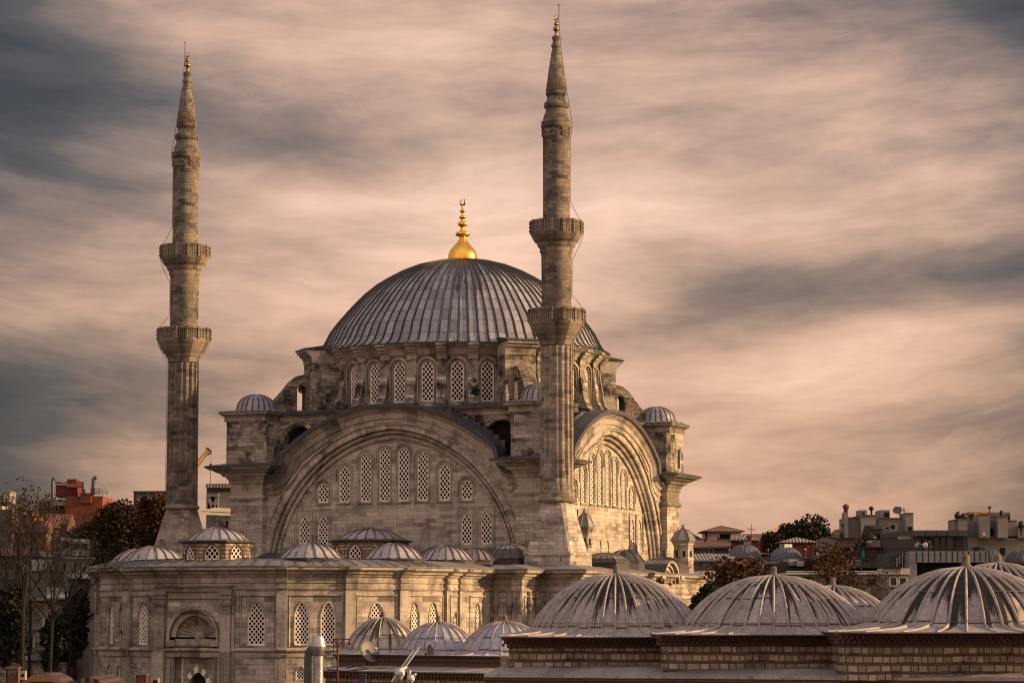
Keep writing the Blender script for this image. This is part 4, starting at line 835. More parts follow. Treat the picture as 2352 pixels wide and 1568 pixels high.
def bay(cx, Yf, hw, r, ze, zt, nr, a0, seedpan, par, mat, zb=6.7, finial=True, wall=True, depth=None, fin_h=.42, fin=None):
    cy = Yf+hw*.82; sq_ = [(cx-hw, Yf), (cx+hw, Yf), (cx+hw, cy+hw), (cx-hw, cy+hw)]
    o = par
    if wall:
        mb = MB(); mb.sweep([(-.3, zb), (-.3, ze-.45)], sq_, True); o = bw(mb, 'bay_wall', BRK, par)
        mb = MB(); mb.sweep([(-.3, ze-.45), (-.22, ze-.42), (-.22, ze-.3), (-.12, ze-.28), (-.12, ze-.17), (-.02, ze-.15), (-.02, ze-.05)], sq_, True); dentils(mb, [sq_[0], sq_[1]], -.2, ze-.33, .2, 2); bw(mb, 'brick_cornice', BRKC, o)
    # lead: square eave flowing up into the round dome
    h = zt-ze; N = nr*4; rows = []; uvs = []
    pr = []
    for f, zz in ((1.0, -.05), (1.0, 0.), (.66, .016*h), (.38, .038*h), (.18, .066*h), (.07, .095*h), (.02, .122*h)): pr.append(('s', f, zz))
    rho = 1.66
    for i in range(11): d_ = .86*(1-i/11)**1.25; pr.append(('c', math.sqrt((2*rho*d_-d_*d_)/(2*rho*.86-.86**2)), h*(1-d_)))
    pr.append(('c', .012, h))
    L = 0; last = None
    for kind, f, zz in pr:
        row = []
        for j in range(N):
            a = a0+2*PI*j/N; c, s = math.cos(a), math.sin(a)
            if kind == 's':
                k = (hw+.08)/max(abs(c), abs(s)); k2 = r*.985; rr = k2+(k-k2)*f; rr = min(rr, hw*1.28)
            else: rr = r*f
            row.append((cx+rr*c, cy+rr*s, ze+zz))
        if last: L += math.dist((row[0][0], row[0][1], row[0][2]), last)
        last = row[0]; rows.append(row); uvs.append([(nr*j/N+seedpan, L) for j in range(N+1)])
    mb = MB(); mb.grid(rows, uvs, True, 0, True)
    for k in range(nr):      # rolls over the sheet joints, following the skirt to the eave
        for_rows = []
        j = k*4
        path = [Vector(rw[j]) for rw in rows[1:]]; a = a0+2*PI*j/N; tn = Vector((-math.sin(a), math.cos(a), 0)); ra = Vector((math.cos(a), math.sin(a), 0)); w_ = .044*r/3
        jit = (random.Random(k+seedpan).uniform(-.5, .5))*.012
        for i, p in enumerate(path):
            q = path[min(i+1, len(path)-1)]-path[max(0, i-1)]; nn = tn.cross(q).normalized()*-1
            if nn.z < 0: nn = -nn
            wd = min(w_, 2*PI*max(.01, math.hypot(p.x-cx, p.y-cy))/nr*.3); pp = p+tn*jit*min(1, i/3)
            if i < 3: nn = nn*(.35+.2*i); wd *= .6+.12*i
            for_rows.append([pp-tn*wd, pp-tn*wd*.6+nn*.07, pp+nn*.095, pp+tn*wd*.6+nn*.07, pp+tn*wd])
        mb.grid(for_rows, [[(seedpan+k+.55, uvs[i+1][0][1])]*5 for i in range(len(for_rows))], False, 1, True)
    # lapped horizontal seams
    for i_ in ((7, 12, 15) if r > 2.5 else (7, 11)):
        pts = [Vector(p)+Vector((0, 0, .02)) for p in rows[i_]]
        for k in range(nr):
            dz = random.Random(k*7+i_+seedpan).uniform(-.05, .05); mb.tube([pts[(k*4+m) % N]+Vector((0, 0, dz)) for m in range(5)], .02, 4, 2)
    o2 = bw(mb, 'lead_dome', [mat, ROLL, LEADK], par)
    if finial:
        mb = MB(); fz = zt-.04; k = fin_h; mb.lathe([(.34*k, fz), (.40*k, fz+.1*k), (.36*k, fz+.28*k), (.27*k, fz+.42*k), (.27*k, fz+.75*k), (.24*k, fz+.95*k), (.1*k, fz+1.02*k), (.01, fz+1.03*k)], 14, cx, cy); bw(mb, 'stone_finial', FINS, o2)
FINS = plain('dark_weathered_stone', (.12, .10, .08), .95, 0, .5, 5.)
ROLL = plain('pale_lead_rolls', (.29, .255, .23), .7, .05, .4, 3.)
bay(3.99, 97., 4.41, 3.17, 8.2, 10.5, 42, .02, 0, hall, LEADF); bay(9.82, 94.5, 4.66, 3.36, 8.3, 10.4, 40, .05, 40, hall, LEADF); bay(16.52, 91., 5.36, 3.55, 8.4, 10.66, 36, .0, 80, hall, LEADF, fin_h=.55)
bay(13.2, 105., 3.6, 2.75, 8.1, 10.12, 30, .03, 120, hall, LEADF); bay(19.4, 101.5, 3.8, 3., 8.4, 11.0, 30, .03, 160, hall, LEADF)
# ------------------------------------------------------------------ smaller hall on the left with three domes
hall2 = thing('small_domed_hall', 'lower brick hall with three small ribbed lead domes in front of the curved courtyard wall', 'hall', (-4, 137, 0))
E2 = [(-9.27, 137.6), (-.6, 130.9)]; E3 = [(-9.9, 135.3), (.2, 127.9)]
mb = MB(); mb.sweep([(-.3, 0), (-.3, 5.75)], [(-10.2, 142), *E3]); bw(mb, 'lower_wall', BRK, hall2)
mb = MB(); mb.sweep([(-.3, 5.75), (-.2, 5.8), (-.2, 5.9), (-.1, 5.92), (-.1, 6.03), (0, 6.05), (0, 6.12)], [(-10.2, 142), *E3]); dentils(mb, E3, -.2, 5.83, .22, 2); bw(mb, 'brick_cornice', BRKC, hall2)
mb = MB(); mb.sweep([(.06, 6.08), (.08, 6.16), (-.6, 6.24), (-2.6, 6.4)], [(-10.2, 142), *E3], nu=1.6); bw(mb, 'ledge_roof', LEADL, hall2)
mb = MB(); mb.sweep([(-.15, 6.2), (-.15, 6.62), (-.05, 6.66), (-.05, 6.84)], [(-9.3, 143), *E2]); dentils(mb, E2, -.12, 6.66, .2, 1); bw(mb, 'upper_wall', BRKC, hall2)
mb = MB(); mb.prism([(-9.35, 143), (-9.35, 137.55), (-.6, 130.8), (4, 134), (-3, 143.5)], 6.82, 6.93); bw(mb, 'roof_slab', LEADF, hall2)
for cx, cy, r, h, m_, sd in ((-6.93, 141, 2.0, 1.85, LEADO, 200), (-3.88, 138.6, 2.02, 1.62, LEADB, 240), (-.36, 135.6, 2.25, 1.66, LEADB, 280)):
    bay(cx, cy-2.65*.82, 2.65, r, 6.93, 6.93+h, 22, .07, sd, hall2, m_, wall=False, fin_h=.42)
# ------------------------------------------------------------------ rooftop equipment in the foreground
def pp(u, v, Y): return ptY(u, v, Y)
Yc = 124.
a = pp(731, 1490, Yc); sc_ = Yc/6000.
t = thing('exhaust_chimney', 'shiny galvanised exhaust pipe with a flared cowl in front of the curved wall', 'chimney pipe', (a.x, Yc, 0))
zv = lambda v: pp(731, v, Yc).z
mb = MB(); mb.lathe([(12*sc_, zv(1640)), (12*sc_, zv(1570)), (12*sc_, zv(1504))], 24, a.x, Yc); [mb.lathe([(12.5*sc_, zv(q)), (12.5*sc_, zv(q-1.5))], 24, a.x, Yc) for q in range(1508, 1570, 9)]; bw(mb, 'pipe', STEEL, t)
mb = MB(); mb.lathe([(12*sc_, zv(1506)), (14*sc_, zv(1503)), (18.5*sc_, zv(1484)), (18.5*sc_, zv(1482)), (12.5*sc_, zv(1462)), (12.5*sc_, zv(1459)), (10*sc_, zv(1459)), (10*sc_, zv(1470))], 28, a.x, Yc); bw(mb, 'cowl', STEEL, t)
mb = MB(); b_ = pp(708, 1520, 126)
pts = [(b_.x, pp(708, v, 126).z) for v in (1640, 1510)]+[(b_.x+.42*(1-math.cos(PI/2*i/6))*.6, pp(708, 1510, 126).z+.46*math.sin(PI/2*i/6)) for i in range(1, 7)]
for (x0, z0), (x1, z1) in zip(pts, pts[1:]): mb.bar((x0, 126, z0), (x1, 126, z1+.005), .36, .44, up=(0, 1, 0))
mb.bar((pts[-1][0]-.02, 126, pts[-1][1]), (pts[-1][0]+.28, 126, pts[-1][1]-.12), .34, .42, up=(0, 1, 0)); tag(bw(mb, 'ventilation_duct', DUCT), 'dark grey bent ventilation duct beside the shiny exhaust pipe', 'duct')
a = pp(775.6, 1500, 128); q = lambda u, v: pp(u, v, 128)
mb = MB(); mb.tube([q(775.6, 1640), q(775.6, 1466)], .055, 6); mb.bar(q(766, 1467), q(805, 1467), .05); mb.bar(q(766, 1467), q(766, 1500), .04); mb.bar(q(775.6, 1485), q(790, 1468), .04); mb.bar(q(775.6, 1479), q(766, 1468), .04); mb.tube([q(804, 1467), q(804, 1474)], .02, 4); c_ = q(804, 1476); mb.lathe([(.01, c_.z+.1), (.07, c_.z), (.09, c_.z-.06), (.01, c_.z-.1)], 8, c_.x, 128); tag(bw(mb, 'bracket_pole', RUST), 'thin rusty steel pole with a braced cross arm and hanging hook', 'pole')
def dish(c, r, nrm, label, Y, post, lnb=True, mat=None, cat='satellite dish', group=None, px=None):
    t = thing('satellite_dish', label, cat, (c.x, c.y, post), 0, group); nrm = Vector(nrm).normalized(); x = nrm.cross(Vector((0, 0, 1))).normalized(); y = x.cross(nrm); mb = MB(); rows = []
    for i in range(7):
        f = i/6+.02; rows.append([c+(x*math.cos(2*PI*j/20)+y*math.sin(2*PI*j/20))*r*f+nrm*(.28*r*f*f) for j in range(20)])
    mb.grid(rows, None, True); rr = rows[-1]; mb.tube(rr+[rr[0]], .02, 4); bw(mb, 'reflector', mat or plain('dish_enamel', (.15, .138, .122), .6, .1, .4, 3.), t)
    mb = MB(); k = c-nrm*.12; mb.bar(c-nrm*.01, k, r*.35, r*.35); mb.tube([k, Vector((k.x, k.y, post))], .035, 6); bw(mb, 'mount', IRON, t)
    if lnb:
        mb = MB(); e = c+nrm*r*1.15-y*r*.1; mb.tube([c-y*r*.9+nrm*.05, e], .018, 4); mb.bar(e-nrm*.08, e+nrm*.06, .1, .1); bw(mb, 'receiver_arm', STEEL, t)
    return t
dish(pp(847, 1498, 136), .56, (.5, -.62, .35), 'large pale satellite dish tilted upwards, below the mossy small dome', 136, 6.25)
dish(pp(982, 1501, 134.5), .5, (.93, -.32, .22), 'edge-on satellite dish with receiver arm, below the middle small dome', 134.5, 6.2)
dish(pp(584, 1266, 211), .32, (-.2, -.9, .3), 'small grey satellite dish at the edge of the curved roof beside the windowed lantern', 211, 13.2, False)
mb = MB(); A, B = pp(905, 1562, 122), pp(957, 1488, 126); d = (B-A).normalized(); w = Vector((.13, 0, .05))
for sg in (-1, 1): mb.bar(A+w*sg, B+w*sg, .05, .04)
for i in range(15): k = A+(B-A)*(i+.5)/15; mb.bar(k-w, k+w, .03, .03)
tag(bw(mb, 'ladder', plain('aluminium_ladder', (.42, .40, .37), .5, .4, .2)), 'light metal ladder leaning up the edge of the small domed hall', 'ladder')
def camera_on(u, v, Y, label, s=1.):
    c = pp(u, v, Y); t = thing('security_camera', label, 'camera', (c.x, Y, c.z-.2*s), 0, None); mb = MB(); mb.lathe([(.01, c.z+.26*s), (.16*s, c.z+.24*s), (.2*s, c.z+.1*s), (.2*s, c.z-.02), (.16*s, c.z-.04)], 16, c.x, Y); mb.bar((c.x, Y, c.z+.2*s), (c.x+.25*s, Y+.3, c.z+.3*s), .08*s); bw(mb, 'housing', WHITE, t)
    mb = MB(); mb.lathe([(.15*s, c.z-.02), (.13*s, c.z-.12*s), (.07*s, c.z-.2*s), (.01, c.z-.22*s)], 14, c.x, Y); bw(mb, 'lens_dome', plain('tinted_dome', (.30, .28, .26), .2, 0, .1), t)
camera_on(918, 1549, 121.5, 'white dome security camera hanging beside the ladder', 1.2); camera_on(944, 1560, 121, 'smaller white security camera on the grey post right of the ladder', .85)
mb = MB(); mb.tube([pp(939.5, 1640, 121.2), pp(939.5, 1538, 121.2)], .1, 10, 0, True); mb.box(pp(949, 1551, 121.1), (.2, .3, .16)); mb.bar(pp(940, 1545, 121.2), pp(949, 1550, 121.1), .05); tag(bw(mb, 'camera_post', STEEL), 'grey steel post carrying a black lamp right of the ladder', 'post')
mb = MB(); pxbox(mb, 839-12, 852-12, 1548, 1575, 121.8, .5); pxbox(mb, 826, 841, 1547.5, 1549, 121.7, .6); tag(bw(mb, 'metal_cabinet', DUCT), 'grey metal cabinet at the bottom edge in front of the brick wall', 'cabinet')
r2 = random.Random(5)
mb = MB()
for pts in ([(752, 1536), (790, 1541), (830, 1536), (870, 1543), (905, 1541), (906, 1568)], [(795, 1533), (820, 1528), (850, 1536), (888, 1533)], [(955, 1537), (975, 1531), (1000, 1536), (1012, 1520), (1016, 1508)]):
    mb.tube([pp(u, v, 134-(.8 if v > 1540 else 0)) for u, v in pts], .03, 5)
tag(bw(mb, 'roof_cables', IRON), 'black cables trailing over the ledge roof between the two dishes', 'cables')
# small stuff along the bottom left edge
mb = MB(); c = pp(112, 1568, 150); n = 14
mb.grid([[(c.x+1.5*math.cos(PI*i/n), y, c.z-.9+1.5*math.sin(PI*i/n)) for i in range(n+1)] for y in (148, 152)], [[(i*.3, y) for i in range(n+1)] for y in (0, 4)])
t = thing('barrel_roof', 'rusty barrel vaulted metal roof with an ochre arched end in the bottom left corner', 'roof', (c.x, 155, 0)); o = bw(mb, 'roof_sheet', CORR, t)
mb = MB(); P_ = [(c.x+1.5*math.cos(PI*i/n), 147.98, c.z-.9+1.5*math.sin(PI*i/n)) for i in range(n+1)]; mb.face(P_+[(c.x-1.5, 147.98, 0), (c.x+1.5, 147.98, 0)]); bw(mb, 'end_wall', plain('ochre_plaster', (.20, .12, .06), .9), t); mb = MB(); mb.box((c.x, 147.9, c.z-.1), (1.3, .1, .5)); bw(mb, 'end_window', DARK, t)
mb = MB(); c = pp(214, 1560, 152); mb.grid([[(c.x+1.2*math.cos(PI*i/n), y, c.z-1.0+1.2*math.sin(PI*i/n)) for i in range(n+1)] for y in (150, 158)], [[(i*.3, y) for i in range(n+1)] for y in (0, 8)]); mb.face([(c.x+1.2*math.cos(PI*i/n), 150, c.z-1.0+1.2*math.sin(PI*i/n)) for i in range(n+1)]+[(c.x-1.2, 150, 0), (c.x+1.2, 150, 0)]); tag(bw(mb, 'barrel_roof', CORR), 'smaller brown barrel roof right of the ochre arched one', 'roof')
def bchim(u0, u1, v0, Y, label, mat=BRK):
    t = thing('brick_chimney', label, 'chimney', (pp((u0+u1)/2, v0, Y).x, Y, 0)); mb = MB(); pxbox(mb, u0, u1, v0+3, 1700, Y, .6); bw(mb, 'stack', mat, t); mb = MB(); pxbox(mb, u0-2, u1+2, v0, v0+3, Y-.05, .7); bw(mb, 'cap', GREYW, t)
bchim(14, 42, 1531, 146, 'square brick chimney at the far left of the bottom edge', BRKC); bchim(310, 336, 1547, 160, 'short round-topped brick chimney below the curved courtyard wall', RUST)
def acunit(u0, u1, v0, v1, Y, label, rz=0, mat=None):
    a, b = pp(u0, v1, Y), pp(u1, v0, Y); t = thing('air_conditioner', label, 'air conditioner', ((a.x+b.x)/2, Y+.2, a.z)); mb = MB(); w, h = b.x-a.x, b.z-a.z; mb.box(((a.x+b.x)/2, Y+.25, (a.z+b.z)/2), (w, .5, h)); bw(mb, 'case', mat or CREAM, t)
    mb = MB(); r = min(w, h)*.36; c = Vector((a.x+w*.45, Y-.015, (a.z+b.z)/2)); mb.face([c+Vector((r*math.cos(2*PI*i/16), 0, r*math.sin(2*PI*i/16))) for i in range(16)]); bw(mb, 'fan_grille', DARK, t)
acunit(46, 58, 1540, 1560, 145.5, 'small air conditioner beside the brick chimney at bottom left'); acunit(349, 364, 1556, 1574, 158, 'white air conditioner right of the short chimney under the portal')
mb = MB(); mb.tube([pp(279, 1640, 172), pp(279, 1470, 172), pp(280.5, 1388, 172)], [.045, .04, .025], 6); mb.bar(pp(276, 1447, 172), pp(282, 1455, 172), .12); tag(bw(mb, 'antenna_mast', IRON), 'thin tall mast standing before the narrow windows of the curved wall', 'mast')
# loudspeakers, floodlight and birds on the mosque
def horn(lx, ly, z, label, nx, ny):
    x, y = rotm(lx, ly); t = thing('loudspeaker', label, 'loudspeaker', (x, y, z), 0); nv = Vector((nx, ny, -.1)).normalized(); xx = nv.cross(Vector((0, 0, 1))).normalized(); yy = xx.cross(nv); c = Vector((x, y, z)); mb = MB()
    mb.grid([[c+nv*d+(xx*math.cos(2*PI*j/16)+yy*math.sin(2*PI*j/16))*r for j in range(16)] for d, r in ((-.3, .1), (0, .12), (.2, .2), (.35, .38), (.36, .40))], None, True); bw(mb, 'horn', plain('horn_grey', (.25, .23, .2), .6, 0, .2), t); mb = MB(); mb.bar(c-nv*.5, c-nv*.1, .16); mb.bar(c-nv*.4, c-nv*.4-Vector((0, 0, .6)), .06); bw(mb, 'bracket', IRON, t)
horn(7.4, -12.9, 31.0, 'round horn loudspeaker on the drum near the broad pier left of the near minaret', -.3, -.9); horn(-13.2, -9.3, 31.2, 'round horn loudspeaker beside the arched opening at the left end of the drum', -.1, -1)
x, y = rotm(8.0, -14.2); t = thing('floodlight', 'square floodlight tilted on the roof edge below the drum pier', 'floodlight', (x, y, 29)); mb = MB(); M = Matrix.Rotation(.35, 3, 'Y'); mb.box((x, y, 29.9), (.75, .3, .75), M=M); bw(mb, 'case', IRON, t); mb = MB(); mb.box((x-.0, y-.17, 29.9), (.58, .04, .58), M=M); bw(mb, 'lens', GLASS, t); mb = MB(); mb.bar((x, y+.1, 29), (x, y+.1, 29.6), .08); bw(mb, 'bracket', IRON, t)
def bird(x, y, z, label, a=0.):
    mb = MB(); rings = []
    for s, r, dz in ((-.34, .01, .10), (-.28, .035, .10), (-.15, .07, .11), (0, .10, .13), (.12, .10, .17), (.19, .065, .23), (.23, .05, .29), (.28, .05, .33), (.33, .03, .33), (.40, .008, .31)): rings.append([(x+s*math.cos(a)-r*math.cos(2*PI*j/10)*math.sin(a), y+s*math.sin(a)+r*math.cos(2*PI*j/10)*math.cos(a), z+dz+r*math.sin(2*PI*j/10)*1.1) for j in range(10)])
    mb.grid(rings, None, True)
    for sg in (-.03, .03): mb.tube([(x-sg*math.sin(a), y+sg*math.cos(a), z+.1), (x-sg*math.sin(a)+.02, y+sg*math.cos(a), z)], .012, 4)
    tag(bw(mb, 'seagull', plain('gull_plumage', (.22, .21, .2), .8, 0, .4, 6.)), label, 'bird')
x, y = rotm(11.8, 11.9); bird(x+.3, y, 34.92, 'seagull perched on the right end of the drum cornice', .3); x, y = rotm(17.3, 17.0); bird(x, y, 28.5, 'seagull perched on the cornice of the far right corner tower', 2.8)
# ------------------------------------------------------------------ background buildings (right)
def f3(x, y): return (1720+x/2.8)/1.08844, (1240+y/2.8)/1.08844
def B3(mb, x0, x1, y0, y1, Y, dep, mi=0, rz=0., ground=False):
    u0, v0 = f3(x0, y0); u1, v1 = f3(x1, y1); a, b = ptY(u0, v1, Y), ptY(u1, v0, Y); z0 = 0 if ground else a.z
    mb.box(((a.x+b.x)/2, Y+dep/2, (z0+b.z)/2), (b.x-a.x, dep, b.z-z0), rz, mi)
def p3(x, y, Y): return ptY(*f3(x, y), Y)
def root3(name, label, cat, x, Y, group=None): return thing(name, label, cat, (p3(x, 400, Y).x, Y+3, 0), 0, group)
def hiproof(mb, x0, x1, yb, yt, Y, dep, inset=.35, ov=.0, mi=0):
    a, b, t_ = p3(x0, yb, Y), p3(x1, yb, Y), p3((x0+x1)/2, yt, Y); W = b.x-a.x; D = dep; z0, z1 = a.z, t_.z
    A = [(a.x, Y, z0), (b.x, Y, z0), (b.x, Y+D, z0), (a.x, Y+D, z0)]; i = inset*min(W, D)
    if W >= D: r = [(a.x+D/2, Y+D/2, z1), (b.x-D/2, Y+D/2, z1)]
    else: r = [((a.x+b.x)/2, Y+D/2, z1)]*2
    sl = math.hypot(D/2, z1-z0)
    mb.face([A[0], A[1], r[1], r[0]], [(0, 0), (W, 0), (W-D/2, sl), (D/2, sl)], mi); mb.face([A[1], A[2], r[1]], [(0, 0), (D, 0), (D/2, sl)], mi)
    mb.face([A[2], A[3], r[0], r[1]], [(0, 0), (W, 0), (W-D/2, sl), (D/2, sl)], mi); mb.face([A[3], A[0], r[0]], [(0, 0), (D, 0), (D/2, sl)], mi)
    mb.box(((a.x+b.x)/2, Y+D/2, z0-.08), (W+.1, D+.1, .16), 0, mi)
def wins(par, spec, Y, mat=DGLASS, fr=None, y_off=-.02, frame_w=.08):
    for x0, x1, y0, y1 in spec:
        mb = MB(); a, b = p3(x0, y1, Y), p3(x1, y0, Y)
        for q0, q1 in (((a.x, a.z), (b.x, a.z)), ((a.x, b.z), (b.x, b.z)), ((a.x, a.z), (a.x, b.z)), ((b.x, a.z), (b.x, b.z))): mb.bar((q0[0], Y+y_off, q0[1]), (q1[0], Y+y_off, q1[1]), frame_w, .1)
        w = bw(mb, 'window', fr or PALE, par); mb = MB(); mb.box(((a.x+b.x)/2, Y+.02, (a.z+b.z)/2), (b.x-a.x, .06, b.z-a.z)); bw(mb, 'pane', mat, w)
def slope(mb, x0, x1, yt, yb, Y, dep, mi=0, x0t=None, x1t=None):
    """roof plane rising away from the camera, with solid walls below"""
    a, b = p3(x0, yb, Y), p3(x1, yb, Y); c, d = p3(x1t or x1, yt, Y+dep), p3(x0t or x0, yt, Y+dep); L = (c-b).length
    mb.face([a, b, c, d], [(a.x, 0), (b.x, 0), (c.x, L), (d.x, L)], mi)
    dn = Vector((0, 0, -.15)); mb.face([a, b, b+dn, a+dn], None, mi); mb.face([b, c, c+dn, b+dn], None, mi); mb.face([d, a, a+dn, d+dn], None, mi)
# white house with hipped tile roof
t = root3('house', 'white walled house with a red hipped tile roof above the rooftops at right', 'house', 250, 420); mb = MB(); B3(mb, 125, 372, 236, 330, 420, 9, 0, 0, True); bw(mb, 'wall', plain('cream_house', (.62, .52, .40), .9, 0, .15), t); mb = MB(); hiproof(mb, 105, 398, 239, 194, 418.5, 12); bw(mb, 'roof', TILE, t); wins(t, [(222, 296, 263, 303)], 420, DARK)
mb = MB(); B3(mb, 105, 398, 238, 242, 418.4, .2); bw(mb, 'gutter', WHITE, t); mb = MB(); B3(mb, 120, 134, 240, 305, 419.4, 1); bw(mb, 'side_wall', WOOD, t)
# long tiled roofs
t = root3('tiled_house', 'long low building under a broad red tile roof with small windows, beside the far turret', 'house', 160, 395); mb = MB(); B3(mb, -60, 285, 358, 460, 395, 16, 0, 0, True); bw(mb, 'wall', GREYW, t); mb = MB(); slope(mb, -80, 300, 306, 358, 394, 17, 0, -80, 330); bw(mb, 'roof', TILE, t); wins(t, [(88, 112, 370, 400), (118, 142, 370, 400), (148, 178, 370, 400)], 395, DGLASS, WHITE)
mb = MB(); B3(mb, 205, 222, 285, 308, 404, .8); B3(mb, 112, 128, 290, 318, 402, .9); bw(mb, 'chimney', RED, t)
t = root3('tiled_house', 'red tile roof sloping behind the grey domes with a television aerial above', 'house', 600, 405); mb = MB(); B3(mb, 390, 860, 330, 460, 406, 14, 0, 0, True); bw(mb, 'wall', GREYW, t); mb = MB(); slope(mb, 280, 700, 262, 400, 405, 26, 0, 380, 560); bw(mb, 'roof', TILE, t); mb = MB(); slope(mb, 500, 900, 318, 400, 402, 14); bw(mb, 'lower_roof', TILE, t)
t = root3('tiled_house', 'house under a dark tile roof slope behind the far turret, left of the white house', 'house', 30, 425); mb = MB(); B3(mb, -60, 118, 312, 420, 425.2, 8, 0, 0, True); bw(mb, 'wall', GREYW, t); mb = MB(); slope(mb, -60, 125, 262, 312, 425, 8, 0, -60, 40); bw(mb, 'roof', TILE, t)
mb = MB(); mb.tube([p3(443, 300, 404), p3(443, 195, 404)], .05, 5); [mb.bar(p3(443-w, y, 404), p3(443+w, y, 404), .05) for w, y in ((32, 232), (22, 241), (28, 226))]; [mb.bar(p3(443+d, y-6, 404), p3(443+d, y+6, 404), .04) for d in (-25, -12, 12, 25) for y in (232,)]; tag(bw(mb, 'television_aerial', IRON), 'thin television aerial against the sky right of the white house', 'aerial')
for x0, x1, yt, ym, yb, Y, lab in ((310, 500, 262, 303, 350, 392, 'dark red roof box with a hipped glazed top just right of the white house'), (650, 905, 281, 317, 385, 394, 'wider dark red roof box with a ribbed hipped top below the dark tree')):
    t = root3('rooftop_room', lab, 'roof room', (x0+x1)/2, Y, 'red roof boxes'); mb = MB(); B3(mb, x0+12, x1, ym, yb, Y, 5, 0, 0, True); bw(mb, 'wall', RED, t); mb = MB(); hiproof(mb, x0-10, x1+2, ym, yt, Y-.5, 6); bw(mb, 'roof', COR, t)
    if x0 == 310: mb = MB(); B3(mb, 415, 440, 285, 345, Y-1.2, .9); B3(mb, 411, 444, 276, 287, Y-1.25, 1.0); bw(mb, 'chimney', RED, t)
DOMEG = lead('grey_far_dome', (.085, .09, .095), (.12, .125, .13), (.05, .05, .05), 4, 99, .25, .6, .02, .1)
for x, yb, r, yt, Y, lab in ((410, 428, 112, 332, 372, 'grey ribbed dome nearest the far turret, with a small vent on top'), (697, 438, 113, 352, 370, 'grey dome with a square vent, middle of the three behind the trees'), (968, 432, 100, 362, 368, 'flattest grey dome beside the white canopy, right of the other two')):
    t = root3('lead_dome', lab, 'dome', x, Y, 'grey domes among the far roofs'); c = p3(x, yb, Y); R_ = p3(x+r, yb, Y).x-c.x; H = p3(x, yt, Y).z-c.z; pr = [(R_*1.04, c.z-.1), (R_, c.z)]+[(R_*math.cos(PI/2*i/9)**.9, c.z+H*math.sin(PI/2*i/9)) for i in range(1, 9)]+[(.02, c.z+H)]
    mb = MB(); mb.lathe(pr, 40, c.x, c.y+R_, 24); ribs(mb, pr[:-1], 24, .1, .05, c.x, c.y+R_); bw(mb, 'dome_shell', DOMEG, t); mb = MB(); mb.zlathe([(R_*1.02, 0), (R_*1.02, c.z)], 24, c.x, c.y+R_); bw(mb, 'drum', GREYW, t)
    mb = MB(); mb.box((c.x, c.y+R_, c.z+H+.15), (1.3, 1.3, .5), .5); bw(mb, 'vent', STEEL if x > 600 else IRON, t)
# sheds and clutter
def shed(x0, x1, yt, ym, yb, Y, dep, roofm, wallm, label, spec=None, x0t=None, x1t=None, name='shed'):
    t = root3(name, label, 'shed', (x0+x1)/2, Y); mb = MB(); B3(mb, x0+4, x1-4, ym, yb, Y+.3, dep-.4, 0, 0, True); bw(mb, 'wall', wallm, t); mb = MB(); slope(mb, x0, x1, yt, ym, Y, dep, 0, x0t, x1t); bw(mb, 'roof', roofm, t)
    if spec: wins(t, spec, Y+.3, DARK)
    return t
shed(-40, 292, 402, 452, 520, 375, 9, COR, RUB, 'shed with a grey corrugated roof over a rough stone wall beside the far turret'); 
t = shed(190, 352, 460, 490, 575, 360, 7, COR, WOOD, 'dark timber gabled shed below the white water tank', None, 250, 330); mb = MB(); a, b, c_ = p3(190, 512, 360.2), p3(352, 500, 360.2), p3(265, 462, 360.2); mb.face([a, b, c_]); bw(mb, 'gable', WOOD, t)
shed(-40, 222, 543, 605, 640, 335, 10, CORR, RUST, 'rusty red corrugated roof low beside the end of the courtyard cornice'); mb = MB(); B3(mb, 80, 192, 520, 552, 352, 5); tag(bw(mb, 'roof_hatch', WHITE), 'pale flat roof hatch between the timber shed and the rusty roof', 'hatch')
t = root3('water_tank', 'white cylindrical water tank lying on the corrugated roof', 'water tank', 300, 366); a, b = p3(272, 437, 366), p3(329, 437, 366); r_ = p3(272, 420, 366).z-a.z; rows = [[(x, 366+k*r_*math.cos(2*PI*j/18), a.z+k*r_*math.sin(2*PI*j/18)) for j in range(18)] for x, k in ((a.x, .01), (a.x, .85), (a.x+.2, 1), (a.x+(b.x-a.x)*.33, 1), (a.x+(b.x-a.x)*.33, 1.04), (a.x+(b.x-a.x)*.36, 1), (a.x+(b.x-a.x)*.66, 1), (a.x+(b.x-a.x)*.66, 1.04), (a.x+(b.x-a.x)*.7, 1), (b.x-.2, 1), (b.x, .85), (b.x, .01))]; mb = MB(); mb.grid(rows, None, True); bw(mb, 'tank', WHITE, t); mb = MB(); mb.box((a.x+.6, 366, a.z-r_-.1), (.2, 1.4, .5)); mb.box((b.x-.6, 366, a.z-r_-.1), (.2, 1.4, .5)); bw(mb, 'cradle', IRON, t)
t = root3('flat_roofed_house', 'white walled flat roofed house under the first grey dome, with a dark doorway', 'house', 480, 356); mb = MB(); B3(mb, 400, 556, 430, 560, 356, 8, 0, 0, True); bw(mb, 'wall', PALE, t); mb = MB(); B3(mb, 350, 560, 425, 431, 355.6, 9); bw(mb, 'roof', GREYW, t); mb = MB(); B3(mb, 352, 399, 431, 500, 357, 5); bw(mb, 'porch', DARK, t); wins(t, [(470, 520, 495, 520)], 356, DARK)
t = root3('flat_roofed_house', 'low white house with lean-to canopies behind the orange tree', 'house', 560, 340); mb = MB(); B3(mb, 495, 620, 475, 600, 340, 6, 0, 0, True); bw(mb, 'wall', PALE, t); mb = MB(); B3(mb, 440, 640, 462, 466, 338.5, 4); bw(mb, 'canopy', WHITE, t); wins(t, [(500, 525, 500, 540), (565, 610, 480, 530)], 340, GREYW)
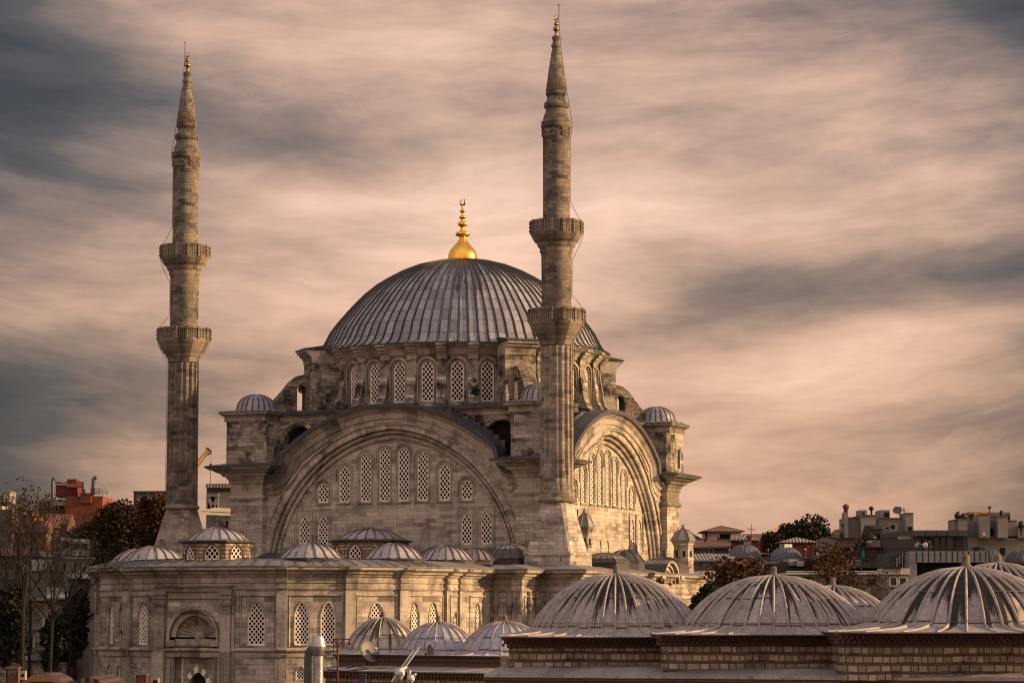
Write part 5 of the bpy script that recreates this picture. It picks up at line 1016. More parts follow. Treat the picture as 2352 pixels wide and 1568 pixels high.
for x, y0, y1, w, Y, lab in ((822, 370, 525, 13, 350, 'tall thin galvanised flue pipe right of the middle grey dome'), (563, 373, 445, 7, 358, 'short thin flue pipe between the first two grey domes')):
    mb = MB(); a = p3(x, y1, Y); r_ = p3(x+w/2, y1, Y).x-a.x; zt = p3(x, y0, Y).z; mb.lathe([(r_, a.z-3), (r_, zt-.3), (r_*1.5, zt-.25), (r_*1.5, zt), (.01, zt+.15)], 12, a.x, Y); tag(bw(mb, 'flue_pipe', STEEL), lab, 'flue pipe', 'flue pipes among the far roofs')
t = root3('flat_roofed_house', 'dark flat roofed workshop with ducts behind the orange tree, right of the flue pipe', 'building', 740, 345); mb = MB(); B3(mb, 615, 900, 455, 620, 345, 10, 0, 0, True); bw(mb, 'wall', CHAR, t); mb = MB(); B3(mb, 690, 760, 440, 485, 344.4, 2, 0, .3); mb.bar(p3(760, 470, 344), p3(822, 468, 344), .7); bw(mb, 'air_duct', STEEL, t); mb = MB(); B3(mb, 820, 905, 435, 520, 343, 4); bw(mb, 'dark_screen', DARK, t)
t = root3('canopy_house', 'white awning house below the flattest grey dome, half hidden by a sparse tree', 'house', 980, 340); mb = MB(); B3(mb, 925, 1065, 430, 600, 340, 6, 0, 0, True); bw(mb, 'wall', PALE, t); mb = MB(); slope(mb, 890, 1080, 395, 404, 337, 4); bw(mb, 'awning', WHITE, t); wins(t, [(935, 950, 440, 490), (958, 980, 440, 490), (1010, 1035, 440, 490)], 340, DARK)
t = root3('long_low_building', 'long pale building with a flat parapet and dark windows behind the sparse trees', 'building', 1040, 300); mb = MB(); B3(mb, 690, 1392, 545, 760, 300, 12, 0, 0, True); bw(mb, 'wall', PALE, t); mb = MB(); B3(mb, 684, 1395, 532, 546, 299.6, 13); B3(mb, 690, 1390, 522, 527, 303, .3); bw(mb, 'parapet', WHITE, t); wins(t, [(760, 775, 562, 590), (800, 860, 560, 600), (1035, 1085, 568, 615), (1257, 1315, 575, 625)], 300, DARK)
for x in (1135, 1195): acunit(*(lambda a, b: (a[0], b[0], a[1], b[1]))(f3(x-18, 445), f3(x+18, 480)), 322, '%s of two outdoor air conditioners on the dark roof edge above the sparse tree' % ('left' if x < 1160 else 'right'))
t = root3('dark_roof_hut', 'dark brown rooftop cabin with a narrow blue panel and rusty side', 'cabin', 1230, 330); mb = MB(); B3(mb, 1065, 1412, 362, 500, 330, 9, 0, 0, True); bw(mb, 'wall', WOOD, t); mb = MB(); B3(mb, 1055, 1415, 352, 362, 329.5, 10); B3(mb, 1065, 1410, 432, 500, 328.5, 3); bw(mb, 'roof', CHAR, t)
for x0, x1, m_ in ((1217, 1237, plain('blue_panel', (.03, .16, .26), .6)), (1340, 1404, RUST), (1245, 1335, plain('brown_shutter', (.06, .035, .025), .8))): mb = MB(); B3(mb, x0, x1, 364, 430, 329.8, .3); bw(mb, 'panel', m_, t)
t = root3('ventilation_plant', 'big black horizontal ventilation drum with an elbow on the dark cabin roof', 'ventilation', 1230, 334); mb = MB(); a, b = p3(1170, 322, 334), p3(1280, 318, 334); rr = .0; r_ = p3(1170, 290, 334).z-a.z
rows = [[(a.x+(b.x-a.x)*f, 334+k*r_*math.cos(2*PI*j/20), a.z+(b.z-a.z)*f+k*r_*math.sin(2*PI*j/20)) for j in range(20)] for f, k in ((0, .01), (0, 1), (.02, 1.05), (.15, 1.05), (.16, 1), (.3, 1), (.31, 1.05), (.33, 1), (.6, 1), (.61, 1.05), (.63, 1), (1, 1), (1, .01))]; mb.grid(rows, None, True); bw(mb, 'drum', IRON, t); mb = MB(); mb.tube([p3(1272, 300, 334), p3(1268, 268, 334), p3(1262, 255, 334), p3(1300, 252, 334), p3(1345, 258, 334)], [1.1, 1.1, 1.05, .95, .9], 14); B3(mb, 1278, 1365, 228, 234, 333, 3); B3(mb, 1290, 1350, 234, 262, 333.5, 2); bw(mb, 'elbow_duct', IRON, t)
# pale apartment block with rooftop plant
t = root3('apartment_block', 'pale concrete apartment block with chimney and rooftop dishes, above the black building', 'apartment block', 1280, 352)
mb = MB(); B3(mb, 982, 1600, 287, 520, 356, 14, 0, 0, True); bw(mb, 'lower_wall', PALE, t)
mb = MB(); B3(mb, 1118, 1214, 150, 290, 355, 9); B3(mb, 1214, 1314, 133, 290, 352.5, 10); B3(mb, 1314, 1530, 154, 290, 357, 9); B3(mb, 1528, 1577, 120, 290, 354, 6); B3(mb, 1048, 1100, 230, 292, 354, 5); bw(mb, 'upper_wall', PALE, t)
mb = MB(); B3(mb, 1116, 1216, 146, 151, 354.8, 9); B3(mb, 1212, 1317, 128, 134, 352.2, 10.4); B3(mb, 1314, 1530, 150, 155, 356.8, 9); B3(mb, 1525, 1580, 114, 121, 353.7, 6.5); B3(mb, 980, 1240, 283, 288, 355.7, 10); bw(mb, 'coping', GREYW, t)
mb = MB(); B3(mb, 1094, 1120, 112, 290, 353, 2.2); bw(mb, 'chimney', PALE, t); c = p3(1106, 112, 354); mb = MB(); zt = p3(1106, 68, 354).z; mb.lathe([(.33, c.z), (.3, zt-.4), (.42, zt-.3), (.46, zt), (.08, zt+.3)], 10, c.x, 354); bw(mb, 'chimney_pot', RUST, t)
mb = MB(); B3(mb, 1203, 1251, 96, 134, 354, 4); B3(mb, 1346, 1412, 96, 156, 358, 5); bw(mb, 'roof_box', PALE, t); mb = MB(); B3(mb, 1374, 1410, 112, 152, 357.9, .3); B3(mb, 1216, 1236, 112, 126, 353.9, .3); B3(mb, 1540, 1570, 212, 240, 353.8, .4); B3(mb, 1388, 1408, 215, 228, 355.8, .4); bw(mb, 'roof_opening', DARK, t)
mb = MB(); [mb.bar(p3(1316, y, 356.8), p3(1332, y, 356.8), .12) for y in range(160, 230, 12)]; [mb.bar(p3(x, 155, 356.8), p3(x, 230, 356.8), .1) for x in (1316, 1332)]; bw(mb, 'wall_ladder', GREYW, t)
mb = MB(); B3(mb, 1068, 1080, 255, 300, 353.2, .6); B3(mb, 1050, 1100, 298, 303, 353, 1.5); bw(mb, 'wall_flue', IRON, t); mb = MB(); c = p3(1284, 100, 354); mb.lathe([(.12, c.z-2), (.12, c.z), (.35, c.z+.1), (.3, c.z+.5), (.05, c.z+.6)], 10, c.x, 354); bw(mb, 'vent_pipe', IRON, t); mb = MB(); c = p3(1090, 215, 354); mb.lathe([(.12, c.z-1.5), (.12, c.z), (.35, c.z+.1), (.3, c.z+.4), (.05, c.z+.5)], 10, c.x, 354); bw(mb, 'vent_pipe', IRON, t)
acunit(*(lambda a, b: (a[0], b[0], a[1], b[1]))(f3(1410, 190), f3(1464, 238)), 351, 'large air conditioner unit against the pale apartment block above the black building', 0, PALE)
DG = plain('dark_dish', (.10, .11, .11), .7, .1, .3)
dish(p3(1460, 98, 358), .48, (-.5, -.8, .3), 'left of three dark satellite dishes on the pale apartment block roof', 358, p3(1460, 135, 358).z, False, DG, group='satellite dishes on the apartment block'); dish(p3(1482, 100, 359), .5, (-.75, -.6, .2), 'middle satellite dish of three on the pale apartment block roof', 359, p3(1480, 135, 358).z, False, DG, group='satellite dishes on the apartment block'); dish(p3(1510, 98, 357), .5, (.93, -.25, .25), 'edge-on right satellite dish of three on the pale apartment block roof', 357, p3(1510, 135, 358).z, True, DG, group='satellite dishes on the apartment block')
# black glass building with terrace
t = root3('office_building', 'charcoal panelled glass building with a terrace where people stand', 'office building', 1700, 306)
mb = MB(); B3(mb, 1600, 1958, 276, 480, 310, 14, 0, 0, True); a, b = p3(1600, 276, 310), p3(1958, 276, 310); bw(mb, 'wall', CHAR, t)
mb = MB(); a, b, c_, d_ = p3(1345, 262, 330), p3(1600, 237, 308.5), p3(1600, 278, 308.5), p3(1345, 292, 330); mb.face([d_, c_, b, a]); a2, d2 = p3(1345, 290, 331), p3(1345, 430, 331); e, g_ = p3(1600, 276, 310.2), p3(1600, 430, 310.2); mb.face([d2, g_, e, a2]); bw(mb, 'side_wall', CHAR, t)
mb = MB(); B3(mb, 1598, 1960, 237, 277, 308.4, 16); bw(mb, 'roof_band', plain('slate_panels', (.05, .053, .055), .55, 0, .2, .4), t)
for x0, x1 in ((1700, 1718), (1722, 1762), (1768, 1806), (1812, 1860)): mb = MB(); B3(mb, x0, x1, 288, 378, 309.9, .2); w = bw(mb, 'window', DGLASS, t); mb = MB(); mb.bar(p3(x0, 288, 309.8), p3(x0, 378, 309.8), .12); mb.bar(p3(x1, 288, 309.8), p3(x1, 378, 309.8), .12); bw(mb, 'frame', IRON, w)
mb = MB(); [mb.bar(p3(x, 278, 309.95), p3(x, 395, 309.95), .06) for x in (1640, 1690, 1870, 1915)]; [mb.bar(p3(1862, y, 309.95), p3(1957, y, 309.95), .05) for y in (300, 325, 350)]; [mb.bar(p3(x, 237, 308.35), p3(x, 277, 308.35), .06) for x in (1665, 1740, 1815, 1890)]; bw(mb, 'panel_joints', DARK, t)
mb = MB(); B3(mb, 1470, 1590, 280, 300, 312, .3); bw(mb, 'cream_soffit', CREAM, t)  # plain cream strip along the side wall
mb = MB(); B3(mb, 1552, 2096, 384, 462, 303, 7); B3(mb, 1552, 1602, 462, 700, 303.1, 3, 0, 0, True); B3(mb, 2088, 2096, 462, 500, 303.2, 3); bw(mb, 'terrace_parapet', plain('grey_cladding', (.20, .195, .185), .6, 0, .15, .3), t); mb = MB(); [mb.bar(p3(x, 386, 302.95), p3(x, 460, 302.95), .09) for x in (1600, 1643, 1685, 1727, 1768, 1808, 1850, 1888, 1926, 1965, 2005, 2045, 2085)]; bw(mb, 'cladding_joints', DARK, t)
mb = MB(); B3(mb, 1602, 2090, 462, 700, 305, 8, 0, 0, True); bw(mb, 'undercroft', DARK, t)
mb = MB(); [mb.bar(p3(x, 358, 304), p3(x, 388, 304), .06) for x in range(1420, 2090, 24)]; [mb.bar(p3(1415, y, 304), p3(2090, y, 304), .06) for y in (360, 372)]; bw(mb, 'railing', IRON, t)
mb = MB(); B3(mb, 1410, 1552, 392, 700, 306, 10, 0, 0, True); bw(mb, 'side_block', plain('dark_green_wall', (.035, .045, .04), .8), t); mb = MB(); [mb.bar(p3(x, y0, 305.9), p3(x, y1, 305.9), .1) for x, y0, y1 in ((1462, 430, 500), (1480, 420, 470), (1500, 400, 500), (1520, 410, 505))]; bw(mb, 'wall_pipes', STEEL, t)
# white kiosk with the N sign
t = root3('shop_building', 'small white building with twin windows and an orange letter N on its fascia', 'shop', 1470, 292); mb = MB(); B3(mb, 1392, 1548, 545, 760, 292, 6, 0, 0, True); bw(mb, 'wall', PALE, t); mb = MB(); B3(mb, 1386, 1553, 503, 546, 291.6, 7); bw(mb, 'fascia', WHITE, t); wins(t, [(1412, 1462, 567, 626), (1478, 1530, 567, 626)], 292, DGLASS, WHITE, -.03, .16)
mb = MB(); Nn = [(1461, 541), (1461, 507), (1468, 505), (1484, 530), (1484, 505), (1490, 503), (1490, 541), (1484, 543), (1467, 517), (1467, 541)]; q = [p3(x, y, 291.5) for x, y in Nn]; q2 = [p+Vector((0, .12, 0)) for p in q]; mb.face([q[0], q[1], q[2], q[8], q[9]]); mb.face([q[2], q[3], q[7], q[8]]); mb.face([q[3], q[4], q[5], q[6], q[7]])
[mb.face([q[i], q[(i+1) % 10], q2[(i+1) % 10], q2[i]]) for i in range(10)]; bw(mb, 'letter_sign', plain('orange_sign', (.62, .24, .05), .5), t)
mb = MB(); B3(mb, 1370, 1500, 492, 502, 291, 3); tag(bw(mb, 'roof_rack', IRON), 'dark metal rack on the roof of the small white building with the sign', 'rack')
# second pale apartment
t = root3('apartment_block', 'pale concrete apartment block at the far right with stepped rooftop towers and a yellow panel', 'apartment block', 2150, 375); mb = MB(); B3(mb, 1900, 2700, 280, 520, 378, 14, 0, 0, True); bw(mb, 'lower_wall', PALE, t)
mb = MB(); B3(mb, 1862, 1900, 166, 290, 377, 5); B3(mb, 1898, 1955, 160, 290, 375, 7); B3(mb, 1953, 2045, 172, 290, 379, 8); B3(mb, 2042, 2112, 128, 290, 375.5, 6); B3(mb, 2110, 2175, 165, 290, 379, 8); B3(mb, 2172, 2238, 142, 290, 375, 6); B3(mb, 2236, 2304, 172, 290, 378, 7); B3(mb, 2312, 2420, 212, 290, 377, 6); bw(mb, 'upper_wall', PALE, t)
mb = MB(); [B3(mb, a_, b_, y-4, y, Y_-.3, 5) for a_, b_, y, Y_ in ((1859, 1902, 166, 377), (1895, 1957, 159, 375), (2040, 2114, 128, 375.5), (2170, 2241, 141, 375), (2236, 2306, 171, 378), (1900, 2500, 280, 378), (2310, 2420, 211, 377))]; bw(mb, 'coping', GREYW, t)
mb = MB(); B3(mb, 1966, 2050, 114, 175, 381, 6); B3(mb, 2112, 2255, 112, 175, 382, 6); bw(mb, 'roof_plant', GREYW, t); mb = MB(); B3(mb, 1972, 2150, 108, 120, 383, 4); B3(mb, 2004, 2040, 118, 145, 380.8, 1); bw(mb, 'yellow_panel', ORN, t); mb = MB(); B3(mb, 1968, 2004, 128, 146, 380.8, .4); B3(mb, 2120, 2160, 138, 150, 381.8, .4); B3(mb, 2225, 2252, 130, 172, 381.6, .5); B3(mb, 2117, 2157, 224, 278, 378.8, .4); B3(mb, 2000, 2042, 355, 395, 377.8, .4); B3(mb, 2188, 2220, 360, 410, 377.8, .4); bw(mb, 'opening', DARK, t)
mb = MB(); B3(mb, 2062, 2084, 252, 276, 375.3, .3); bw(mb, 'notice_board', WHITE, t); mb = MB(); mb.tube([p3(2110, 160, 378), p3(2111, 84, 378)], .08, 6); B3(mb, 2105, 2122, 70, 84, 377.6, .7); bw(mb, 'roof_lamp', IRON, t)
for x, y, r_ in ((1886, 140, .45), (1893, 132, .25), (1930, 146, .55), (2195, 126, .35), (2332, 200, .5)): mb = MB(); c = p3(x, y, 376.5); mb.lathe([(.1, c.z-1.6), (.12, c.z-.4), (r_*.8, c.z-.3), (r_, c.z+.1), (r_*.6, c.z+.5), (.02, c.z+.6)], 12, c.x, 376.5); bw(mb, 'roof_vent', IRON, t)
for x, yb, r, yt, Y, lab in ((2120, 462, 102, 354, 330, 'dark grey dome right of the terrace parapet, partly behind the biggest lead dome'), (2340, 462, 100, 378, 325, 'dark dome cut off by the right edge of the photo')):
    t = root3('lead_dome', lab, 'dome', x, Y, 'dark domes at the far right'); c = p3(x, yb, Y); R_ = p3(x+r, yb, Y).x-c.x; H = p3(x, yt, Y).z-c.z; pr = [(R_*1.03, c.z-.1), (R_, c.z)]+[(R_*math.cos(PI/2*i/9)**.9, c.z+H*math.sin(PI/2*i/9)) for i in range(1, 9)]+[(.02, c.z+H)]; mb = MB(); mb.lathe(pr, 40, c.x, c.y+R_, 20); ribs(mb, pr[:-1], 20, .1, .05, c.x, c.y+R_); bw(mb, 'dome_shell', LEADK, t); mb = MB(); mb.zlathe([(R_*1.02, 0), (R_*1.02, c.z)], 24, c.x, c.y+R_); bw(mb, 'drum', GREYW, t)
t = root3('low_red_building', 'low building with a dark red flat roof at the right edge behind the big dome', 'building', 2280, 318); mb = MB(); B3(mb, 2100, 2600, 470, 700, 318, 8, 0, 0, True); bw(mb, 'wall', CHAR, t); mb = MB(); B3(mb, 2095, 2600, 458, 471, 317.6, 9); bw(mb, 'roof', RED, t)
# people on the terrace
def person(x, Y, zf, label, shirt, arms, turn=0., lean=.12):
    """one skinned body; the hands reach the rail or each other"""
    V = [(0, 0, .95), (0, -lean*.3, 1.15), (0, -lean, 1.40), (0, -lean*1.2, 1.50), (0, -lean*1.5, 1.62), (0, -lean*1.5, 1.72)]; rad = [.15, .145, .16, .06, .095, .07]
    E = [(0, 1), (1, 2), (2, 3), (3, 4), (4, 5)]
    for sg, (el, ha) in zip((-1, 1), arms):
        i = len(V); V += [(sg*.19, -lean, 1.42), el, ha, (ha[0]+(ha[0]-el[0])*.25, ha[1]+(ha[1]-el[1])*.25, ha[2]+(ha[2]-el[2])*.25)]; rad += [.075, .05, .035, .03]; E += [(2, i), (i, i+1), (i+1, i+2), (i+2, i+3)]
    for sg in (-1, 1):
        i = len(V); V += [(sg*.1, 0, .9), (sg*.11, -.03, .5), (sg*.12, .02, .08), (sg*.13, -.14, .04)]; rad += [.105, .07, .045, .04]; E += [(0, i), (i, i+1), (i+1, i+2), (i+2, i+3)]
    me = bpy.data.meshes.new('person'); me.from_pydata(V, E, []); o = bpy.data.objects.new('person', me); COL.objects.link(o)
    o.modifiers.new('s', 'SKIN'); sv = me.skin_vertices[0].data
    for k_, r_ in zip(sv, rad): k_.radius = (r_, r_*.8)
    sv[0].use_root = True; o.modifiers.new('u', 'SUBSURF').levels = 2
    dg = bpy.context.evaluated_depsgraph_get(); m2 = bpy.data.meshes.new_from_object(o.evaluated_get(dg)); o.modifiers.clear(); o.data = m2; m2.name = 'person'
    m2.materials.clear(); [m2.materials.append(m_) for m_ in (shirt, plain('dark_trousers', (.03, .03, .035)), plain('skin', (.36, .22, .15), .6, 0, .1))]
    for p in m2.polygons:
        c = p.center; p.use_smooth = True; hand = any((c-Vector(ha)).length < .11 for _, ha in arms)
        p.material_index = 1 if c.z < .95 else (2 if c.z > 1.51 or hand else 0)
    hb = MB(); hb.lathe([(.095, 1.64), (.105, 1.70), (.09, 1.77), (.05, 1.80), (.01, 1.81)], 12, 0, -lean*1.5+.015); hb.build('hair', plain('dark_hair', (.015, .012, .01), .6), o)
    o.location = (x, Y, zf); o.rotation_euler = (0, 0, turn); tag(o, label, 'person')
zr = p3(1605, 360, 304).z-.92
person(p3(1605, 350, 304.5).x, 304.6, zr, 'person in a light blue shirt leaning on the terrace rail and stretching one arm out', plain('blue_shirt', (.20, .27, .38)), [((-.32, -.35, 1.12), (-.2, -.45, .98)), ((.42, -.30, 1.36), (.66, -.40, 1.22))], .1, .25)
person(p3(1660, 350, 304.5).x, 304.6, zr, 'person in a white shirt with folded arms at the terrace rail', plain('white_shirt', (.6, .56, .48)), [((-.30, -.22, 1.12), (-.02, -.40, 1.10)), ((.30, -.22, 1.14), (.03, -.38, 1.16))], .05, .2)
person(p3(1693, 352, 304.5).x, 304.7, zr, 'person in dark clothes leaning on the terrace rail right of the white shirt', plain('black_jacket', (.02, .02, .022)), [((-.3, -.3, 1.12), (-.12, -.45, .98)), ((.3, -.3, 1.12), (.15, -.45, .98))], -.3, .2)

# ------------------------------------------------------------------ background buildings (left)
def fL(x, y): return (x/2.815)/1.08844, (1150+y/2.815)/1.08844
_f3 = f3
f3 = fL
t = root3('rooftop_house', 'orange and dark red house on the skyline with tall silver flues on its roof', 'house', 500, 380); mb = MB(); B3(mb, 455, 722, 252, 420, 380, 10, 0, 0, True); B3(mb, 565, 640, 230, 300, 379.4, 3); bw(mb, 'wall', ORANGE, t); mb = MB(); B3(mb, 275, 456, 282, 420, 381, 9, 0, 0, True); bw(mb, 'side_wall', plain('brown_render', (.11, .065, .045), .9), t)
mb = MB(); B3(mb, 392, 545, 172, 256, 383, 5); B3(mb, 472, 538, 132, 175, 383.4, 3); slope(mb, 468, 575, 150, 186, 381.5, 3); bw(mb, 'red_roof_room', RED, t); mb = MB(); slope(mb, 370, 460, 278, 312, 379, 3); B3(mb, 372, 446, 150, 156, 382.6, 3); bw(mb, 'lean_to', COR, t)
mb = MB(); [mb.bar(p3(x, 236, 380), p3(x, 252, 380), .07) for x in range(330, 560, 18)]; mb.bar(p3(325, 238, 380), p3(560, 236, 380), .08); bw(mb, 'railing', IRON, t)
FLUE = plain('dull_flue_metal', (.085, .09, .09), .55, .3, .3)
def flue(pts, w, Y, lab):
    mb = MB(); q = [p3(x, y, Y) for x, y in pts]; r_ = (p3(w, 0, Y).x-p3(0, 0, Y).x)/2; mb.tube(q, r_, 12, 0, True); e = q[-1]; tag(bw(mb, 'flue_pipe', FLUE), lab, 'flue pipe', 'flues on the orange house')
flue([(370, 275), (370, 150), (374, 134), (386, 128)], 26, 379, 'tall silver flue with a bent top at the left of the dark red roof room'); flue([(588, 235), (588, 150)], 26, 379, 'straight dark flue at the centre of the orange house roof'); flue([(655, 240), (658, 132), (664, 124), (680, 122)], 28, 380, 'tallest right hand flue with a hooked top on the orange house')
mb = MB(); B3(mb, 634, 668, 190, 236, 381, 2); B3(mb, 666, 705, 195, 232, 379.5, 2); tag(bw(mb, 'ventilation_box', STEEL), 'silver ventilation box at the foot of the hooked flue', 'vent box'); dish(p3(725, 212, 379), .8, (.8, -.3, .5), 'dark satellite dish at the right end of the orange house roof', 379, p3(725, 255, 379).z, False, DG)
acunit(*(lambda a, b: (a[0], b[0], a[1], b[1]))(fL(298, 298), fL(335, 330)), 379.5, 'left air conditioner on the brown side wall of the orange house'); acunit(*(lambda a, b: (a[0], b[0], a[1], b[1]))(fL(360, 295), fL(392, 328)), 379.5, 'right air conditioner on the brown side wall of the orange house')
t = root3('office_building', 'flat dark glass building on the skyline just left of the farther minaret', 'office building', 1050, 430); mb = MB(); B3(mb, 938, 1240, 222, 420, 430, 14, 0, 0, True); bw(mb, 'wall', CHAR, t); mb = MB(); B3(mb, 934, 1244, 215, 223, 429.7, 15); [mb.bar(p3(x, 223, 429.9), p3(x, 285, 429.9), .2) for x in (975, 1040, 1095, 1150)]; bw(mb, 'frame', GREYW, t)
t = root3('roof_house', 'cream roof house among the autumn trees in front of the flat dark building', 'house', 1020, 405); mb = MB(); B3(mb, 962, 1088, 252, 400, 405, 6, 0, 0, True); bw(mb, 'wall', CREAM, t); mb = MB(); B3(mb, 958, 1092, 247, 253, 404.6, 7); bw(mb, 'coping', GREYW, t)
t = root3('roof_house', 'small pale house with a grey cornice behind the autumn trees, right of the orange house', 'house', 750, 400); mb = MB(); B3(mb, 700, 790, 318, 450, 400, 7, 0, 0, True); bw(mb, 'wall', PALE, t); mb = MB(); B3(mb, 690, 797, 304, 319, 399.5, 8); bw(mb, 'cornice', GREYW, t)
t = root3('tall_house', 'dark grey building at the left edge topped with a pale water box behind a railing', 'building', 30, 330); mb = MB(); B3(mb, -200, 84, 345, 600, 330, 10, 0, 0, True); bw(mb, 'wall', plain('shade_dark_concrete', (.07, .063, .055), .9), t); mb = MB(); B3(mb, 20, 70, 222, 300, 331, 4); B3(mb, 16, 74, 217, 224, 330.8, 4.4); B3(mb, -60, 14, 232, 345, 332, 4); bw(mb, 'roof_box', CREAM, t); mb = MB(); [mb.bar(p3(-40, y, 330.1), p3(82, y, 330.1), .08) for y in (272, 296, 318)]; [mb.bar(p3(x, 270, 330.1), p3(x, 345, 330.1), .08) for x in (10, 45, 80)]; bw(mb, 'railing', IRON, t)  # dark wall tone stands in for shade on the sunlit side
t = root3('orange_house', 'ochre walled house glimpsed behind the bare trees at the left', 'house', 120, 345); mb = MB(); B3(mb, 80, 225, 362, 440, 345, 8, 0, 0, True); bw(mb, 'wall', plain('ochre_render', (.36, .15, .03), .9), t); mb = MB(); B3(mb, 76, 230, 356, 363, 344.5, 9); bw(mb, 'roof', CHAR, t)
# terrace house with three air-conditioning cabinets
t = root3('white_house', 'white house with dark windows carrying a row of air conditioning cabinets, left of the courtyard', 'house', 500, 270); mb = MB(); B3(mb, 380, 640, 690, 1050, 270, 9, 0, 0, True); B3(mb, 200, 385, 640, 1050, 272, 7, 0, 0, True); bw(mb, 'wall', CREAM, t); mb = MB(); B3(mb, 372, 645, 682, 691, 269.5, 10); B3(mb, 250, 360, 672, 680, 271, 5); B3(mb, 470, 640, 800, 830, 267, 3); bw(mb, 'cornice', WHITE, t); wins(t, [(435, 468, 718, 780), (525, 545, 718, 765), (555, 575, 718, 765), (265, 300, 720, 780)], 270, DARK); mb = MB(); mb.bar(p3(340, 735, 269.8), p3(352, 690, 271.8), .1); mb.bar(p3(365, 735, 269.8), p3(372, 690, 271.8), .1); bw(mb, 'ladder', GREYW, t)
for i, (x0, x1) in enumerate(((428, 495), (503, 560), (566, 626))):
    a, b = fL(x0, 572 if i else 560), fL(x1, 672 if i else 660); u0, v0, u1, v1 = a[0], a[1], b[0], b[1]; tt = thing('air_conditioner', ('left', 'middle', 'right')[i]+' of the three big cream air conditioning cabinets on the white house', 'air conditioner', (ptY((u0+u1)/2, v1, 270).x, 271, ptY(u0, v1, 270).z), 0, 'cabinets on the white house'); mb = MB(); pxbox(mb, u0, u1, v0, v1, 270, 1.2); bw(mb, 'case', CREAM, tt); mb = MB(); pxbox(mb, u0+1.5, u1-2, v0+4, v0+17, 269.9, .2); bw(mb, 'grille', DARK, tt); mb = MB(); c = ptY((u0+u1)/2, v0, 270.6); mb.lathe([(.5, c.z), (.5, c.z+.25), (.4, c.z+.25), (.38, c.z)], 16, c.x, 270.6); bw(mb, 'fan_ring', STEEL, tt)
mb = MB(); B3(mb, 418, 458, 445, 575, 285, 1.5); mb.bar(p3(470, 500, 284), p3(452, 455, 284), .8, .1); tag(bw(mb, 'chimney_stack', RUST), 'dark chimney stack with a tilted cap above the cream cabinets', 'chimney')
t = root3('low_house', 'patchy ochre and white low houses behind the bare tree branches', 'house', 260, 300); mb = MB(); B3(mb, 190, 420, 590, 800, 300, 8, 0, 0, True); bw(mb, 'wall', CREAM, t); mb = MB(); slope(mb, 180, 330, 560, 600, 298, 6); slope(mb, 300, 430, 520, 560, 301, 6); bw(mb, 'roof', ORANGE, t); wins(t, [(215, 245, 640, 690), (330, 350, 640, 700)], 300, DARK)
t = root3('stone_building', 'old grey stone building with tall framed windows behind the bare trees at lower left', 'building', 320, 246); mb = MB(); B3(mb, -200, 470, 985, 1700, 246, 10, 0, 0, True); bw(mb, 'wall', RUB, t); mb = MB(); B3(mb, -210, 480, 965, 987, 245.5, 11); B3(mb, -200, 470, 1380, 1405, 245.7, .6); bw(mb, 'cornice', TRIM, t); mb = MB(); slope(mb, 330, 480, 895, 968, 244.8, 6); bw(mb, 'roof', LEADP, t); wins(t, [(305, 350, 1110, 1330), (205, 240, 1220, 1350), (85, 120, 1200, 1330)], 246, DARK, TRIM, -.04, .22)
f3 = _f3
for i, (u0, u1, v0, Y, m_, lab, ws) in enumerate((  # dark house tones partly stand in for lens falloff in this corner
    (-30, 62, 1275, 262, plain('darkened_brown_render', (.060, .045, .034), .9), 'brown rendered house with three small windows at the left edge behind the bare tree', ((0, 1310), (22, 1310), (44, 1310))),
    (52, 118, 1310, 258, plain('dim_grey_render', (.10, .09, .078), .9), 'dim grey house with a tiled roof beside the brown one at lower left', ((66, 1335), (92, 1335), (66, 1375), (92, 1375))),
    (20, 98, 1222, 292, plain('dim_ochre_render', (.14, .085, .04), .9), 'dim ochre house stepping up the slope at the left, under the grey building', ((34, 1245), (58, 1245), (82, 1245))),
    (96, 150, 1212, 315, plain('dusty_pale_render', (.17, .155, .13), .9), 'dusty pale house below the orange house with two dark windows', ((108, 1232), (130, 1232))))):
    t = thing('hillside_house', lab, 'house', (ptY((u0+u1)/2, v0, Y).x, Y+3, 0), 0, 'houses stepping down the left slope'); mb = MB(); pxbox(mb, u0, u1, v0, 1800, Y, 7); bw(mb, 'wall', m_, t)
    a, b = ptY(u0-3, v0, Y-.4), ptY(u1+3, v0, Y-.4); mb = MB(); h = .9+.3*i
    mb.face([a, b, b+Vector((0, 4, h)), a+Vector((0, 4, h))], [(0, 0), (b.x-a.x, 0), (b.x-a.x, 4.1), (0, 4.1)]); mb.face([a+Vector((0, 8, 0)), a+Vector((0, 4, h)), b+Vector((0, 4, h)), b+Vector((0, 8, 0))]); mb.face([a, a+Vector((0, 4, h)), a+Vector((0, 8, 0))]); mb.face([b, b+Vector((0, 8, 0)), b+Vector((0, 4, h))]); bw(mb, 'roof', TILE if i != 1 else COR, t)
    for wu, wv in ws:
        mb = MB(); p, q = ptY(wu, wv+16, Y), ptY(wu+10, wv, Y); mb.box(((p.x+q.x)/2, Y-.02, p.z-.06), (q.x-p.x+.25, .16, .1)); [mb.box((x, Y-.02, (p.z+q.z)/2), (.08, .1, q.z-p.z)) for x in (p.x, q.x, (p.x+q.x)/2)]; mb.box(((p.x+q.x)/2, Y-.02, q.z), (q.x-p.x+.1, .1, .08)); w = bw(mb, 'window', GREYW, t); mb = MB(); mb.box(((p.x+q.x)/2, Y+.01, (p.z+q.z)/2), (q.x-p.x, .04, q.z-p.z)); bw(mb, 'pane', DGLASS, w)
